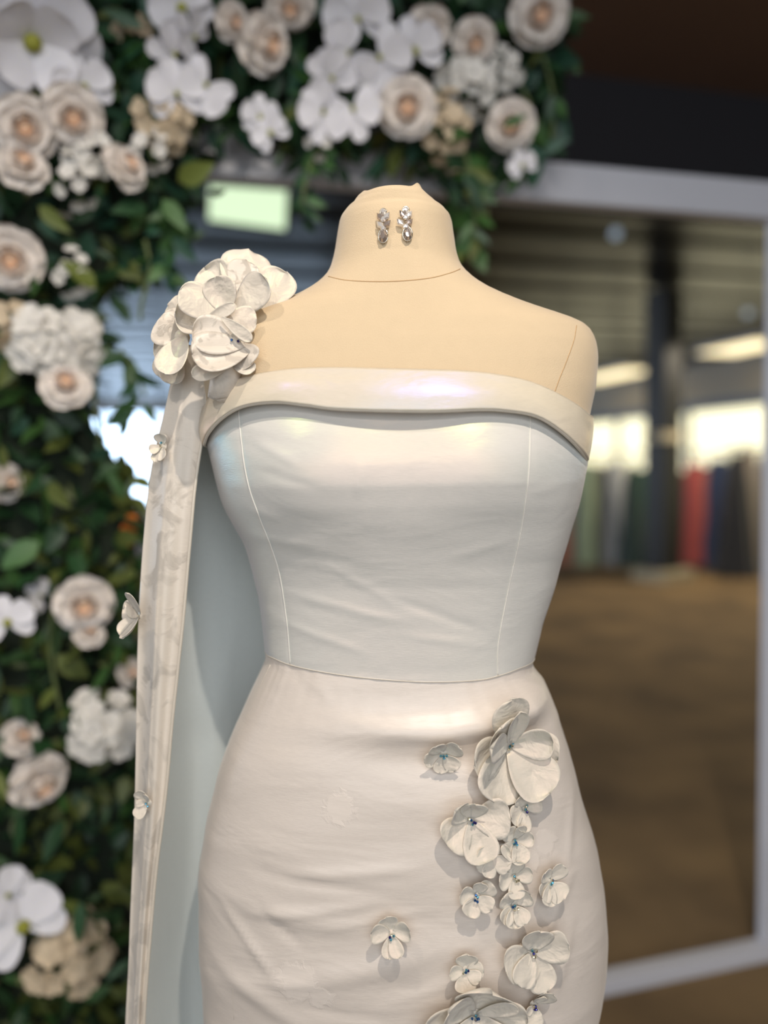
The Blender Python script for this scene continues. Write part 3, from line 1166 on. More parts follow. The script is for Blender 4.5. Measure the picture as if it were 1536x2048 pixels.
# large bloom at the hip
applique(1015, 1490, [(-170, 92, 66, 22, .3, .05), (-120, 106, 84, 24, .25, .02), (-88, 116, 72, 14, .2, .0), (-55, 108, 76, 34, .5, .02), (-20, 98, 74, 22, .3, .08),
                      (8, 74, 50, 40, .5, .1), (98, 104, 66, 24, .2, .0), (93, 82, 34, 42, 1.1, .0), (128, 74, 62, 34, .3, .15), (160, 90, 46, 40, .4, .2)], nbeads=6, label='largest fabric bloom on the hip')
applique(941, 1638, [(-143, 66, 62, 20, .25, .05), (-74, 80, 56, 24, .3, .0), (3, 74, 64, 22, .3, .02), (140, 56, 40, 38, .5, .3), (85, 40, 44, 40, .4, .2)], nbeads=5)
applique(1064, 1903, [(195, 66, 62, 24, .3, .0), (-125, 62, 46, 26, .5, .0), (-75, 76, 48, 18, .2, .0), (12, 70, 56, 22, .3, .05), (84, 54, 54, 28, .3, .1)], nbeads=5)
applique(950, 2026, [(72, 78, 104, 36, .3, .05), (145, 82, 60, 30, .4, .2), (186, 112, 66, 18, .3, .0), (-4, 100, 66, 20, .3, .0), (28, 86, 30, 30, .6, .1), (-60, 90, 70, 25), (-120, 90, 70, 25)], nbeads=6)
SM = [
    (886, 1506, [(35, 36, 34, 28), (125, 34, 30, 32), (195, 38, 30, 20), (262, 36, 26, 22), (310, 38, 28, 22)]),
    (1047, 1617, [(20, 34, 32, 24), (110, 30, 30, 32), (195, 36, 32, 22), (255, 40, 26, 18)]),
    (1028, 1682, [(5, 36, 26, 24), (70, 36, 18, 40), (125, 36, 28, 26), (222, 34, 34, 22), (285, 40, 32, 20)]),
    (982, 1712, [(20, 36, 26, 24), (150, 34, 20, 30), (205, 36, 22, 24), (250, 36, 24, 22), (325, 38, 30, 20)]),
    (1027, 1752, [(5, 34, 28, 24), (88, 34, 30, 28), (185, 34, 30, 24), (272, 38, 28, 20)]),
    (953, 1790, [(35, 38, 32, 26), (75, 30, 24, 34), (165, 36, 30, 22), (238, 38, 32, 20), (320, 34, 28, 20)]),
    (1100, 1762, [(45, 38, 28, 30), (130, 30, 26, 30), (215, 36, 34, 22), (245, 42, 30, 20), (300, 38, 36, 20)]),
    (1027, 1808, [(35, 36, 34, 26), (140, 34, 30, 26), (225, 38, 28, 20), (262, 40, 30, 20), (300, 38, 28, 22)]),
    (783, 1866, [(105, 38, 32, 26), (15, 36, 34, 24), (170, 40, 32, 22), (262, 42, 26, 20), (288, 40, 24, 26)]),
    (930, 1940, [(85, 36, 36, 26), (5, 34, 28, 22), (175, 32, 24, 24), (265, 36, 34, 18), (330, 30, 24, 20)]),
    (1068, 2008, [(50, 44, 28, 45), (70, 30, 20, 50), (240, 36, 32, 22), (260, 34, 30, 30), (200, 20, 16, 20)]),
]
for (x, y, pt) in SM:
    applique(x, y, pt, nbeads=4, bead_r=0.9)

# ------------------------------------------------------------------ cape
YF = YC - 0.045
eL = [(352, 690), (343, 750), (328, 820), (306, 900), (293, 980), (286, 1060), (280, 1150), (276, 1250), (273, 1350), (270, 1500), (268, 1600), (264, 1750), (259, 1900), (250, 2060)]
eR = [(392, 690), (410, 745), (413, 800), (406, 870), (391, 960), (381, 1060), (372, 1150), (365, 1250), (355, 1350), (343, 1450), (335, 1550), (325, 1650), (312, 1750), (303, 1850), (296, 1950), (289, 2060)]
lz_, lx_ = [], []
for P_ in (eL, eR):
    pp = [at(x, y, YF) for x, y in P_]
    pp.sort(key=lambda q: q.z)
    lz_.append([0.02] + [q.z for q in pp]); lx_.append([pp[0].x + (-0.02 if P_ is eL else -0.02)] + [q.x for q in pp])
zct = at(380, 690, YF).z
zcb = 0.02


def smx(z, i):
    return sum(interp(z + d, lz_[i], lx_[i]) for d in (-0.02, -0.01, 0, 0.01, 0.02)) / 5


def cape_front(u, v):
    z = lerp(zct, zcb, v)
    xl, xr = smx(z, 0), smx(z, 1)
    x = lerp(xr, xl, u)
    amp = 0.012 * min(1, v * 8)
    y = YF + amp * (u ** 2) * 2.2 + 0.006 * sin(u * 9 + v * 1.5) * min(1, v * 6) * (1 - 0.3 * v)
    y -= 0.004 * gauss(u, 0.62, 0.06) * min(1, v * 5)
    y += 0.03 * max(0, 0.12 - v) / 0.12 * 0.5
    x += 0.002 * noise.noise(V((u * 2, v * 9, 0.3)))
    k = y / YF
    return V((x * k, y, H + (z - H) * k if v < 0.9 else z))


cf = grid('cape_front', cape_front, 60, 160, M['cape'], gown, thick=0.0012)
tube('cape_hem', [cape_front(0, k / 160) for k in range(161)], 0.0016, M['piping'], cf, 8)


def cape_side(u, v):
    """turns from the outer edge of the front fold round to the back behind the gown"""
    z = lerp(zct, zcb, v)
    xl = smx(z, 0)
    s = cape_front(1, v)
    spread = min(1, v * 3.2)
    back = V((lerp(-0.13, 0.10, min(1, v * 1.4 + 0.15)), YC + lerp(0.08, 0.17, spread), z))
    ctrl = V((xl - 0.006 * spread, YC + lerp(0.03, 0.12, spread), z))
    p = (1 - u) ** 2 * s + 2 * u * (1 - u) * ctrl + u * u * back
    p.y += 0.014 * sin(u * 21 + 1.3 * v) * spread * sin(pi * min(1, u * 1.3)) * (0.4 + v)
    return p


grid('cape_lining', cape_side, 90, 120, M['lining'], gown, thick=0.0012)
cape_b = BVHTree.FromPolygons(*grid_data(cape_front, 60, 160))
applique(275, 1230, [(80, 44, 30, 50), (170, 40, 34, 15), (235, 46, 30, 35), (290, 42, 28, 60), (30, 40, 26, 70)], point=(at(279, 1230, YF + 0.008), V((-0.62, -0.75, 0.1)).normalized()), nbeads=3)
applique(317, 895, [(255, 30, 24, 30), (90, 22, 24, 30), (290, 28, 16, 40), (200, 20, 16, 40)], point=(hit(cape_b, 326, 893)[0], V((-0.35, -0.93, 0.05))), nbeads=2)
applique(296, 1605, [(125, 28, 20, 35), (235, 30, 20, 35), (180, 16, 12, 50), (75, 20, 12, 40)], point=(hit(cape_b, 296, 1605)[0], V((-0.35, -0.93, 0.05))), nbeads=2)

# ------------------------------------------------------------------ shoulder blooms
def sc(x, y):
    return 280 + x / 4.518, 480 + y / 4.518


def shoulder_bloom(center, yc_, petals, nbeads):
    cx, cy = sc(*center)
    c = at(cx, cy, yc_)
    bv_, bf = grid_data(lambda a, t: c + V((cos(2 * pi * a) * sin(pi * t), sin(2 * pi * a) * sin(pi * t), cos(pi * t))) * 0.008, 12, 6, True)
    fl = link('shoulder_bloom', mesh('shoulder_bloom', bv_, bf, M['petal']), gown)
    for i, (b0, t0, w, yb, yt, cup, curl, mt) in enumerate(petals):
        p0 = at(*sc(*b0), yb)
        p1 = at(*sc(*t0), yt)
        ww = w / 4.518 / F * (yb + yt) / 2 * 1.3
        petal('petal', fl, p0, p1, ww, V((0.35 * sin(i * 2.3 + cx), -1, 0.25 + 0.3 * cos(i * 1.7 + cx))), M[mt], cup=cup * 0.4, curl=curl, ripple=0.10, seed=i * 0.37, nu=12, nv=14, thick=0.0005, fold=(0.0, 0.15, 0.08)[i % 3])
    for k in range(nbeads):
        a = random.random() * 6.28
        mw = Matrix.Rotation(random.random() * 3, 4, 'X')
        mw.translation = c + V((0.004 * cos(a), -0.010, 0.004 * sin(a)))
        link('bead', BEADS[k % 4], fl, mw=mw)


PJ, PP = 'petal_jacquard', 'petal'
shoulder_bloom((840, 640), 0.760, [
    ((900, 560), (985, 75), 350, .775, .80, .28, -.05, PP),
    ((840, 560), (585, 250), 300, .77, .79, .28, -.02, PP),
    ((980, 640), (1330, 300), 330, .765, .78, .28, .02, PP),
    ((880, 480), (960, 190), 220, .765, .775, .35, .04, PJ),
    ((850, 660), (1140, 345), 270, .755, .745, -.35, .02, PP),
    ((790, 670), (690, 330), 230, .750, .745, .55, .03, PP),
    ((780, 690), (350, 470), 260, .752, .735, .35, .03, PP),
    ((640, 740), (315, 660), 330, .758, .745, .30, .0, PP),
    ((570, 745), (860, 590), 90, .742, .730, .6, .0, PP),
], 2)
shoulder_bloom((880, 900), 0.738, [
    ((770, 720), (1055, 720), 190, .738, .742, .3, .02, PP),
    ((970, 930), (470, 830), 300, .735, .722, .30, .02, PJ),
    ((990, 980), (470, 1040), 320, .733, .712, .28, .02, PJ),
    ((735, 700), (1010, 905), 90, .728, .722, .7, .0, PP),
    ((840, 1100), (475, 1225), 130, .735, .715, .4, -.05, PP),
    ((830, 1110), (1030, 1180), 130, .735, .728, .5, .0, PP),
    ((860, 960), (1010, 1120), 220, .735, .728, .3, .0, PJ),
], 4)
shoulder_bloom((380, 880), 0.765, [
    ((400, 900), (165, 720), 310, .765, .755, .3, .0, PJ),
    ((330, 960), (128, 940), 250, .772, .77, .3, .0, PP),
    ((410, 860), (225, 1215), 230, .758, .742, .6, .02, PP),
    ((330, 960), (185, 1245), 190, .775, .775, .3, .0, PP),
    ((340, 1020), (270, 1300), 170, .768, .765, .3, .0, PP),
    ((430, 700), (250, 590), 200, .775, .78, .3, .0, PP),
], 0)
# gathered strap under the blooms joining the cuff
tube('shoulder_strap', [at(440, 800, .745), at(450, 760, .742), at(455, 720, .745), at(460, 680, .755)], [0.012, 0.014, 0.016, 0.016], M['cape'], gown, 12)

# ------------------------------------------------------------------ earrings
def gem_mesh(name, w, h, d, mat, kind):
    """faceted stone: outline in xz, crown towards -y"""
    n = 12
    out = []
    for k in range(n):
        a = 2 * pi * k / n
        x, z = cos(a), sin(a)
        if kind == 'pear':
            x *= 1 - 0.42 * (z + 0.2) if z > -0.2 else 1
        if kind == 'leaf':
            x *= (1 - abs(z)) ** 0.6 * 1.05 + 0.02
        out.append((x * w / 2, z * h / 2))
    vs_ = [V((x, 0, z)) for x, z in out]
    vs_ += [V((x * 0.55, -d, z * 0.6)) for x, z in out]
    vs_ += [V((0, -d * 1.05, 0)), V((0, d * 0.6, 0))]
    fs = []
    for k in range(n):
        q = (k + 1) % n
        if k % 2:
            fs += [(k, q, n + q), (k, n + q, n + k)]
        else:
            fs += [(k, q, n + k), (q, n + q, n + k)]
        fs += [(n + k, n + q, 2 * n), (q, k, 2 * n + 1)]
    return mesh(name, vs_, fs, mat, smooth=False)


gm_round = gem_mesh('round_stone', 0.0058, 0.0058, 0.0022, M['gem'], 'round')
gm_leaf = gem_mesh('leaf_stone', 0.0062, 0.0105, 0.0022, M['gem'], 'leaf')
gm_leaf_d = gem_mesh('leaf_stone', 0.0062, 0.0105, 0.0022, M['gem_dark'], 'leaf')
gm_pear = gem_mesh('drop_stone', 0.0088, 0.0135, 0.003, M['gem_dark'], 'pear')


def earring(px, py, rot, label):
    p, n = hit(fb, px, py)
    r, u = frame_at(p, n)
    S = p.y / F
    e = empty('earring', p)
    base = Matrix((r, -n, u)).transposed().to_4x4()

    def put(name, me, dx, dy, ang):
        mw = base @ Matrix.Rotation(radians(ang), 4, 'Y')
        mw.translation = p + r * (dx * S) + u * (dy * S) + n * 0.0045
        o = link(name, me, e, mw=mw)
        return o
    ring = lambda w, h: [V((cos(2 * pi * k / 16) * w, 0.0008, sin(2 * pi * k / 16) * h)) for k in range(17)]
    rm = {}
    for key, (w, h) in {'r': (0.0032, 0.0032), 'p': (0.0047, 0.0068)}.items():
        v, f = tube_data(ring(w, h), 0.0005, 5)
        rm[key] = mesh('setting', v, f, M['silver'])
    put('round_stone', gm_round, 0, 23, 0); put('setting', rm['r'], 0, 23, 0)
    put('leaf_stone', gm_leaf_d, -6, 13, -38); put('leaf_stone', gm_leaf, 6, 13, 38)
    put('round_stone', gm_round, 0, 8, 0)
    put('leaf_stone', gm_leaf, -7 - rot, -3, -42); put('leaf_stone', gm_leaf_d, 7 - rot * .3, -2, 44)
    put('round_stone', gm_round, 0, -10, 0)
    put('drop_stone', gm_pear, rot * .6, -24, rot); put('setting', rm['p'], rot * .6, -24, rot)
    tube('post', [p - n * 0.003, p + n * 0.004], 0.0006, M['silver'], e, 6)
    tag(e, label, 'earring', 'pair of crystal earrings pinned to the neck')


earring(768, 450, -1, 'crystal drop earring pinned to the form neck, left one of the pair')
earring(811, 446, 4, 'crystal drop earring pinned to the form neck, right one of the pair')
# ------------------------------------------------------------------ floral garland
def unit_petal(name, L_, W_, cup, curl, ripple, mat, nu=6, nv=6, seed=0.3):
    v, f = petal_mesh((0, 0, 0), (0, L_, 0), W_, (0, 0, 1), cup=cup, curl=curl, ripple=ripple, seed=seed, nu=nu, nv=nv)
    return mesh(name, v, f, mat)


ROSE_OUT = unit_petal('petal', 1.0, 1.1, .30, -.10, .12, M['rose'])
ROSE_MID = unit_petal('petal', .85, 1.0, .55, .10, .12, M['rose_mid'])
ROSE_IN = unit_petal('petal', .6, .85, .7, .15, .05, M['rose_heart'])
ORCH = unit_petal('petal', 1.0, 1.0, .12, -.12, .06, M['orchid'], 8, 8)
ORCH_N = unit_petal('petal', 1.0, .62, .15, -.15, .05, M['orchid'], 6, 8)
v, f = grid_data(lambda u, t: V((cos(2 * pi * u) * sin(pi * t), sin(2 * pi * u) * sin(pi * t), .8 * cos(pi * t))), 10, 6, True)
HEART_Y = mesh('heart', v, f, M['orchid_heart'])
HEART_P = mesh('heart', v, f, M['rose_heart'])


def floret_mesh(mat):
    vs_, fs = [], []
    for k in range(5):
        a = 2 * pi * k / 5
        R_ = Matrix.Rotation(a, 3, 'Z') @ Matrix.Rotation(radians(18), 3, 'X')
        v, f = petal_mesh((0, .08, 0), (0, 1, 0), .85, (0, 0, 1), cup=.2, curl=-.1, ripple=.05, seed=k * .3, nu=4, nv=4)
        b = len(vs_)
        vs_ += [R_ @ q for q in v]
        fs += [tuple(b + i for i in q) for q in f]
    return mesh('floret', vs_, fs, mat)


FLORET = floret_mesh(M['floret'])
FLORET_B = floret_mesh(M['floret_beige'])


def facing(p, jx, jz, roll):
    """matrix whose +Z looks from p towards the lens, turned aside by jx / jz degrees"""
    d = (CAMP - p).normalized()
    q = d.to_track_quat('Z', 'Y').to_matrix().to_4x4()
    m = q @ Matrix.Rotation(radians(jx), 4, 'Y') @ Matrix.Rotation(radians(jz), 4, 'X') @ Matrix.Rotation(radians(roll), 4, 'Z')
    m.translation = p
    return m


def garland_depth(px, py, out):
    return on_plane(px, py, FR_V - out)


def put_petals(root, m, items, R_):
    for (me, ang, tilt, s, lift) in items:
        mw = m @ Matrix.Rotation(radians(ang), 4, 'Z') @ Matrix.Translation((0, 0.04 * R_, lift * R_)) @ Matrix.Rotation(radians(tilt), 4, 'X') @ Matrix.Scale(s * R_, 4)
        link('petal', me, root, mw=mw)


def rose(px, py, rpx, label, jx=0, jz=0, out=0.20):
    p = garland_depth(px, py, out)
    R_ = rpx * (p - CAMP).length / F * 0.92
    m = facing(p, jx, jz, random.uniform(0, 360))
    r = empty('rose', p)
    it = []
    for k in range(6): it.append((ROSE_OUT, k * 60 + random.uniform(-8, 8), 6 + random.uniform(-6, 8), 1.12, -.10))
    for k in range(5): it.append((ROSE_OUT, k * 72 + 30 + random.uniform(-8, 8), 28 + random.uniform(-4, 6), .92, .02))
    for k in range(5): it.append((ROSE_MID, k * 72 + random.uniform(-8, 8), 40 + random.uniform(-4, 6), .80, .12))
    for k in range(4): it.append((ROSE_MID, k * 90 + 20 + random.uniform(-8, 8), 48, .62, .22))
    for k in range(4): it.append((ROSE_IN, k * 90 + random.uniform(-8, 8), 52, .60, .32))
    put_petals(r, m, it, R_)
    mw = m @ Matrix.Translation((0, 0, .46 * R_)) @ Matrix.Scale(.15 * R_, 4)
    link('heart', HEART_P, r, mw=mw)
    tag(r, label, 'rose', 'cream roses in the garland')


def orchid(px, py, rpx, label, jx=0, jz=0, roll=0, out=0.20, heart=True, name='orchid'):
    p = garland_depth(px, py, out)
    R_ = rpx * (p - CAMP).length / F
    m = facing(p, jx, jz, roll)
    r = empty(name, p)
    put_petals(r, m, [(ORCH_N, 0, 8, 1.0, -.05), (ORCH_N, 122, 8, .98, -.04), (ORCH_N, 238, 8, .98, -.04),
                      (ORCH, 70, 14, 1.0, .02), (ORCH, -70, 14, 1.0, .02)], R_)
    mw = m @ Matrix.Translation((0, -.05 * R_, .10 * R_)) @ Matrix.Scale((.17 if heart else .1) * R_, 4)
    link('heart', HEART_Y, r, mw=mw)
    tag(r, label, 'orchid', 'white orchids in the garland')


def magnolia(px, py, rpx, label, out=0.22):
    p = garland_depth(px, py, out)
    R_ = rpx * (p - CAMP).length / F
    m = facing(p, 10, 15, 20)
    r = empty('magnolia', p)
    it = [(ORCH, k * 60, 10 + 6 * (k % 2), 1.05, -.05) for k in range(6)] + [(ORCH, k * 90 + 25, 38, .75, .05) for k in range(4)]
    put_petals(r, m, it, R_)
    mw = m @ Matrix.Translation((0, 0, .15 * R_)) @ Matrix.Scale(.14 * R_, 4)
    link('heart', HEART_Y, r, mw=mw)
    tag(r, label, 'flower')


def cluster(px, py, rpx, label, beige=False, out=0.17, n=16, sy=1.0):
    p = garland_depth(px, py, out)
    R_ = rpx * (p - CAMP).length / F
    m = facing(p, 0, 0, 0)
    r = empty('flower_cluster', p)
    tube('stem', [p + V((0, .04, -.03)), p], 0.003, M['stem'], r, 6)
    n = max(5, int(n * .8))
    for k in range(n):
        a = k * 2.399963
        q = sqrt((k + .5) / n)
        x, y = q * cos(a) + random.gauss(0, .10), q * sin(a) * sy + random.gauss(0, .10)
        z = sqrt(max(0, 1 - q * q)) * .5 + random.gauss(0, .08)
        mw = m @ Matrix.Translation((x * R_, y * R_, z * R_)) @ Matrix.Rotation(x * .9, 4, 'Y') @ Matrix.Rotation(-y * .9, 4, 'X') @ Matrix.Rotation(random.random() * 6, 4, 'Z') @ Matrix.Scale(R_ * random.uniform(.36, .50), 4)
        link('floret', FLORET_B if beige else FLORET, r, mw=mw)
    tag(r, label, 'flowers', 'floret clusters in the garland')


rose(50, 255, 50, 'cream rose with peach heart near the left edge, left of a twin rose', 0, 0)
rose(143, 232, 50, 'cream rose with peach heart directly right of its twin near the left edge', 5, 5)
rose(20, 517, 54, 'large cream rose cut by the left edge, level with the shoulder bloom', 0, 5)
rose(527, 88, 48, 'tall cream rose at the top, left of the big white orchid bunch', 35, 0)
rose(815, 215, 50, 'blush rose under the orchid bunch above the form neck', 0, -5)
rose(858, 58, 38, 'small blush rose at the top right of the orchid bunch', 10, 20)
rose(948, 82, 36, 'small cream rose between the orchid bunch and the top right rose', 10, 10)
rose(1022, 250, 42, 'blush rose with a green leaf across it at the right end of the swag', 0, 0)
rose(1078, 28, 48, 'cream rose at the top right end of the swag against the dark wall', 10, 0)
rose(580, 6, 40, 'blush rose cut by the top edge left of centre', 0, 20)
rose(462, 42, 30, 'little blush rose at the top between two white orchid groups', 30, 0)
rose(132, 772, 44, 'cream rose below the white cluster beside the cape', 0, -25)
rose(168, 1207, 52, 'wide cream rose with apricot heart level with the waist', 0, 15)
rose(178, 1268, 28, 'small cream bud below the wide apricot-hearted rose', 10, -30)
rose(76, 1560, 50, 'cream rose with apricot heart tilted down at lower left', 25, 40)
rose(44, 335, 42, 'half open cream rose below the two twin roses at left', 10, -40)
rose(248, 336, 40, 'blush rose hanging below the beige blossoms', 40, -30)
rose(40, 1478, 34, 'dim blush rose above the tilted rose at lower left', 20, -20, .14)
rose(258, 1345, 26, 'small blush rose half hidden behind the cape', 30, 0, .12)
rose(10, 965, 34, 'dim blush rose at the left edge at mid height', 30, 0, .12)
magnolia(62, 80, 100, 'large white open bloom in the top left corner')
orchid(166, 172, 48, 'white five-petalled flower with green heart right of the large white bloom', 10, 0, 20, name='anemone')
orchid(362, 12, 52, 'white orchid cut by the top edge in the left part', 0, 10, 30)
orchid(345, 108, 48, 'white orchid in the left trailing group, above the lower pair', 35, 0, 80, heart=False)
orchid(352, 185, 52, 'white orchid lower left in the trailing group', 15, -10, 10, heart=False)
orchid(412, 172, 48, 'rounded white orchid lower right in the trailing group', -15, 0, 140, heart=False)
orchid(385, 72, 42, 'white orchid seen sideways near the top of the trailing group', 50, 0, 50, heart=False)
orchid(520, 232, 34, 'small white flower with green heart, upper of the pair above the green sign', 10, 0, 0, name='anemone')
orchid(540, 265, 34, 'small white flower with green heart, lower of the pair above the green sign', -5, 0, 36, name='anemone')
orchid(716, 34, 58, 'large white orchid at the top of the main bunch', -10, 10, 10, heart=False)
orchid(690, 108, 52, 'white orchid on the left side of the main bunch', 25, 0, 100, heart=False)
orchid(762, 118, 56, 'white orchid in the middle of the main bunch', -10, 0, 220, heart=False)
orchid(828, 100, 50, 'white orchid with yellow heart on the right of the main bunch', -5, 0, 15)
orchid(660, 155, 48, 'white orchid at the left bulge of the main bunch', 30, 5, 60, heart=False)
orchid(645, 228, 48, 'white orchid at the lower left of the main bunch', 20, -10, 160, heart=False)
orchid(708, 222, 50, 'white orchid at the bottom of the main bunch above the neck', -15, -15, 200, heart=False)
orchid(735, 170, 42, 'white orchid half hidden in the lower main bunch', 10, 10, 290, heart=False, out=.18)
orchid(14, 1243, 46, 'white orchid cut by the left edge level with the cape flower', 0, 0, 10)
orchid(44, 1850, 66, 'big white orchid at the lower left edge', 0, 5, 25)
orchid(12, 1790, 44, 'white orchid cut by the left edge above the big lower orchid', 20, 10, 60, heart=False)
orchid(78, 1190, 30, 'dim white orchid left of the wide apricot-hearted rose', 40, 0, 60, heart=False, out=.13)
orchid(1045, 330, 26, 'small white bloom touching the top rail of the frame', 0, 0, 20, name='anemone')
cluster(112, 690, 68, 'round cluster of white florets beside the shoulder bloom', n=22, sy=.75)
cluster(215, 1455, 62, 'cluster of cream florets touching the cape at lower left', n=20, sy=.8)
cluster(935, 172, 46, 'cluster of cream florets right of the orchid bunch', n=14)
cluster(1005, 142, 34, 'small cluster of white florets at the right of the swag', n=10)
cluster(890, 262, 42, 'hanging beige floret cluster above and right of the neck', True, n=16, sy=1.5)
cluster(178, 315, 42, 'white floret cluster below the twin roses', n=12)
cluster(152, 370, 34, 'trailing white floret cluster at left, above the large leaves', n=10, sy=1.6)
cluster(150, 550, 34, 'small white floret cluster right of the large edge rose', n=10, sy=1.4)
cluster(140, 1905, 56, 'beige floret cluster at the bottom left', True, n=18, sy=1.1)
cluster(325, 248, 42, 'beige blossoms under the trailing white orchids', True, n=14)
cluster(275, 65, 34, 'dim beige blossoms between the corner bloom and the trailing orchids', True, n=8, out=.12)
cluster(300, 300, 30, 'small white buds hanging at the inner corner of the garland', n=8, sy=1.4)
cluster(15, 650, 40, 'beige blossoms cut by the left edge below the large rose', True, n=12)
cluster(640, 285, 24, 'small white buds under the orchid bunch', n=7)
# apricot blooms glowing between the leaves
for (x, y, rr, lb) in ((262, 1050, 22, 'orange bloom beside the cape, the larger one'), (252, 1085, 12, 'tiny orange bud under the orange bloom beside the cape')):
    p = garland_depth(x, y, 0.12)
    R_ = rr * (p - CAMP).length / F
    m = facing(p, 10, 0, 0)
    r = empty('orange_bloom', p)
    om = unit_petal('petal', 1, .9, .4, .1, .05, M['bloom_orange'])
    put_petals(r, m, [(om, k * 60, 15 + 35 * (k % 2), 1.0, 0) for k in range(6)], R_)
    tag(r, lb, 'flower')


# ---- leaves
def leaf_data(L_, W_, bend=0.15, fold=0.25):
    vs_, fs = [], []
    n = 5
    for j in range(n + 1):
        t = j / n
        w = W_ / 2 * (sin(pi * t ** 0.8) ** 0.9 if 0 < j < n else 0.02)
        y = L_ * t
        z = -bend * L_ * t * t
        vs_ += [V((-w, y, z + fold * w)), V((0, y, z)), V((w, y, z + fold * w))]
    for j in range(n):
        a = j * 3
        fs += [(a, a + 1, a + 4, a + 3), (a + 1, a + 2, a + 5, a + 4)]
    return vs_, fs


LEAFM = []
for mk in ('leaf_a', 'leaf_b', 'leaf_c', 'leaf_d'):
    row = []
    for (w, bd) in ((.42, .12), (.55, .2), (.32, .1)):
        v, f = leaf_data(1, w, bd)
        row.append(mesh('leaf', v, f, M[mk]))
    LEAFM.append(row)

# right-hand outline of the left curtain of leaves, by picture height
edge = [(-60, 330), (250, 330), (330, 400), (420, 400), (500, 360), (560, 270), (620, 205), (760, 205), (850, 215), (930, 270), (1000, 300), (1150, 300), (2110, 300)]
# lower outline of the swag, by picture width
swag = [(250, 330), (360, 280), (430, 262), (480, 262), (600, 300), (680, 320), (760, 300), (860, 330), (900, 380), (930, 420), (960, 400), (1000, 360), (1060, 330), (1110, 300), (1130, 200), (1135, -120)]


def in_left(x, y):
    return x < interp(y, [e[0] for e in edge], [e[1] for e in edge]) + random.gauss(0, 14)


def in_swag(x, y):
    return x > 240 and x < 1128 + random.gauss(0, 8) and y < interp(x, [e[0] for e in swag], [e[1] for e in swag]) + random.gauss(0, 12)


def leaf_matrix(px, py, out, size):
    p = garland_depth(px, py, out)
    m = facing(p, random.gauss(0, 38), random.gauss(-8, 34), random.gauss(180, 62))
    return m @ Matrix.Scale(size, 4)


def leaf_mat_index(px, py):
    # bluer foliage above; extra olive low down puts the warmer light into colour
    r = random.random()
    if py < 420:
        return 0 if r < .5 else (3 if r < .75 else (1 if r < .93 else 2))
    if py < 900:
        return 0 if r < .4 else (3 if r < .5 else (1 if r < .82 else 2))
    return 0 if r < .3 else (1 if r < .62 else 2)


lg = empty('leaf_curtain', uv(ul_out + 0.1, FR_V - 0.1, 0), TH)
tag(lg, 'tall curtain of mixed green leaves on the left side of the frame', 'foliage')
tg = empty('leaf_swag', uv(0, FR_V - 0.1, zt1), TH)
tag(tg, 'swag of dark green leaves along the top rail above the dress form', 'foliage')


def scatter(root, inside, bounds, n_part, n_mass):
    x0, x1, y0, y1 = bounds
    c = 0
    while c < n_part:
        x, y = random.uniform(x0, x1), random.uniform(y0, y1)
        if not inside(x, y): continue
        mw = leaf_matrix(x, y, random.uniform(.10, .19), random.uniform(.045, .078))
        link('leaf', random.choice(LEAFM[leaf_mat_index(x, y)]), root, mw=mw)
        c += 1
    vs_ = [[], [], [], []]
    fs = [[], [], [], []]
    base = [leaf_data(1, w, bd) for (w, bd) in ((.42, .12), (.55, .2), (.32, .1))]
    c = 0
    while c < n_mass:
        x, y = random.uniform(x0, x1), random.uniform(y0, y1)
        if not inside(x, y): continue
        mw = leaf_matrix(x, y, random.uniform(.0, .13), random.uniform(.035, .07))
        i = leaf_mat_index(x, y)
        v, f = random.choice(base)
        b = len(vs_[i])
        vs_[i] += [mw @ q for q in v]
        fs[i] += [tuple(b + k for k in q) for q in f]
        c += 1
    va, fa, mi = [], [], []
    for i in range(4):
        b = len(va)
        va += vs_[i]
        fa += [tuple(b + k for k in q) for q in fs[i]]
        mi += [i] * len(fs[i])
    me = mesh('leaf_mass', va, fa)
    for mk in ('leaf_a', 'leaf_b', 'leaf_c', 'leaf_d'):
        me.materials.append(M[mk])
    me.polygons.foreach_set('material_index', mi)
    o = link('leaf_mass', me, root)
    o['kind'] = 'stuff'


scatter(lg, in_left, (-130, 420, -120, 2170), 240, 2500)
scatter(tg, in_swag, (240, 1150, -120, 440), 180, 1450)


# added dark sheet standing for the shade between the leaves
def mat_curtain(u, v):
    py = lerp(-90, 2190, v)
    xr = interp(py, [e[0] for e in edge], [e[1] for e in edge]) - 45
    px = lerp(-150, xr, u)
    p = garland_depth(px, py, 0.02)
    return p + RV * (-0.04 * sin(pi * u) ** .5 - 0.02 * noise.noise(V((u * 5, v * 14, 0))))


grid('shade_mat', mat_curtain, 24, 90, M['leaf_shade'], lg, thick=0.02)


def mat_swag(u, v):
    px = lerp(200, 1105, u)
    yb = interp(px, [e[0] for e in swag], [e[1] for e in swag]) - 60
    py = lerp(-90, max(-60, min(yb, 270)), v)
    p = garland_depth(px, py, 0.02)
    return p + RV * (-0.04 * sin(pi * v) ** .5 - 0.02 * noise.noise(V((u * 12, v * 4, 3))))


grid('shade_mat', mat_swag, 60, 16, M['leaf_shade'], tg, thick=0.02)

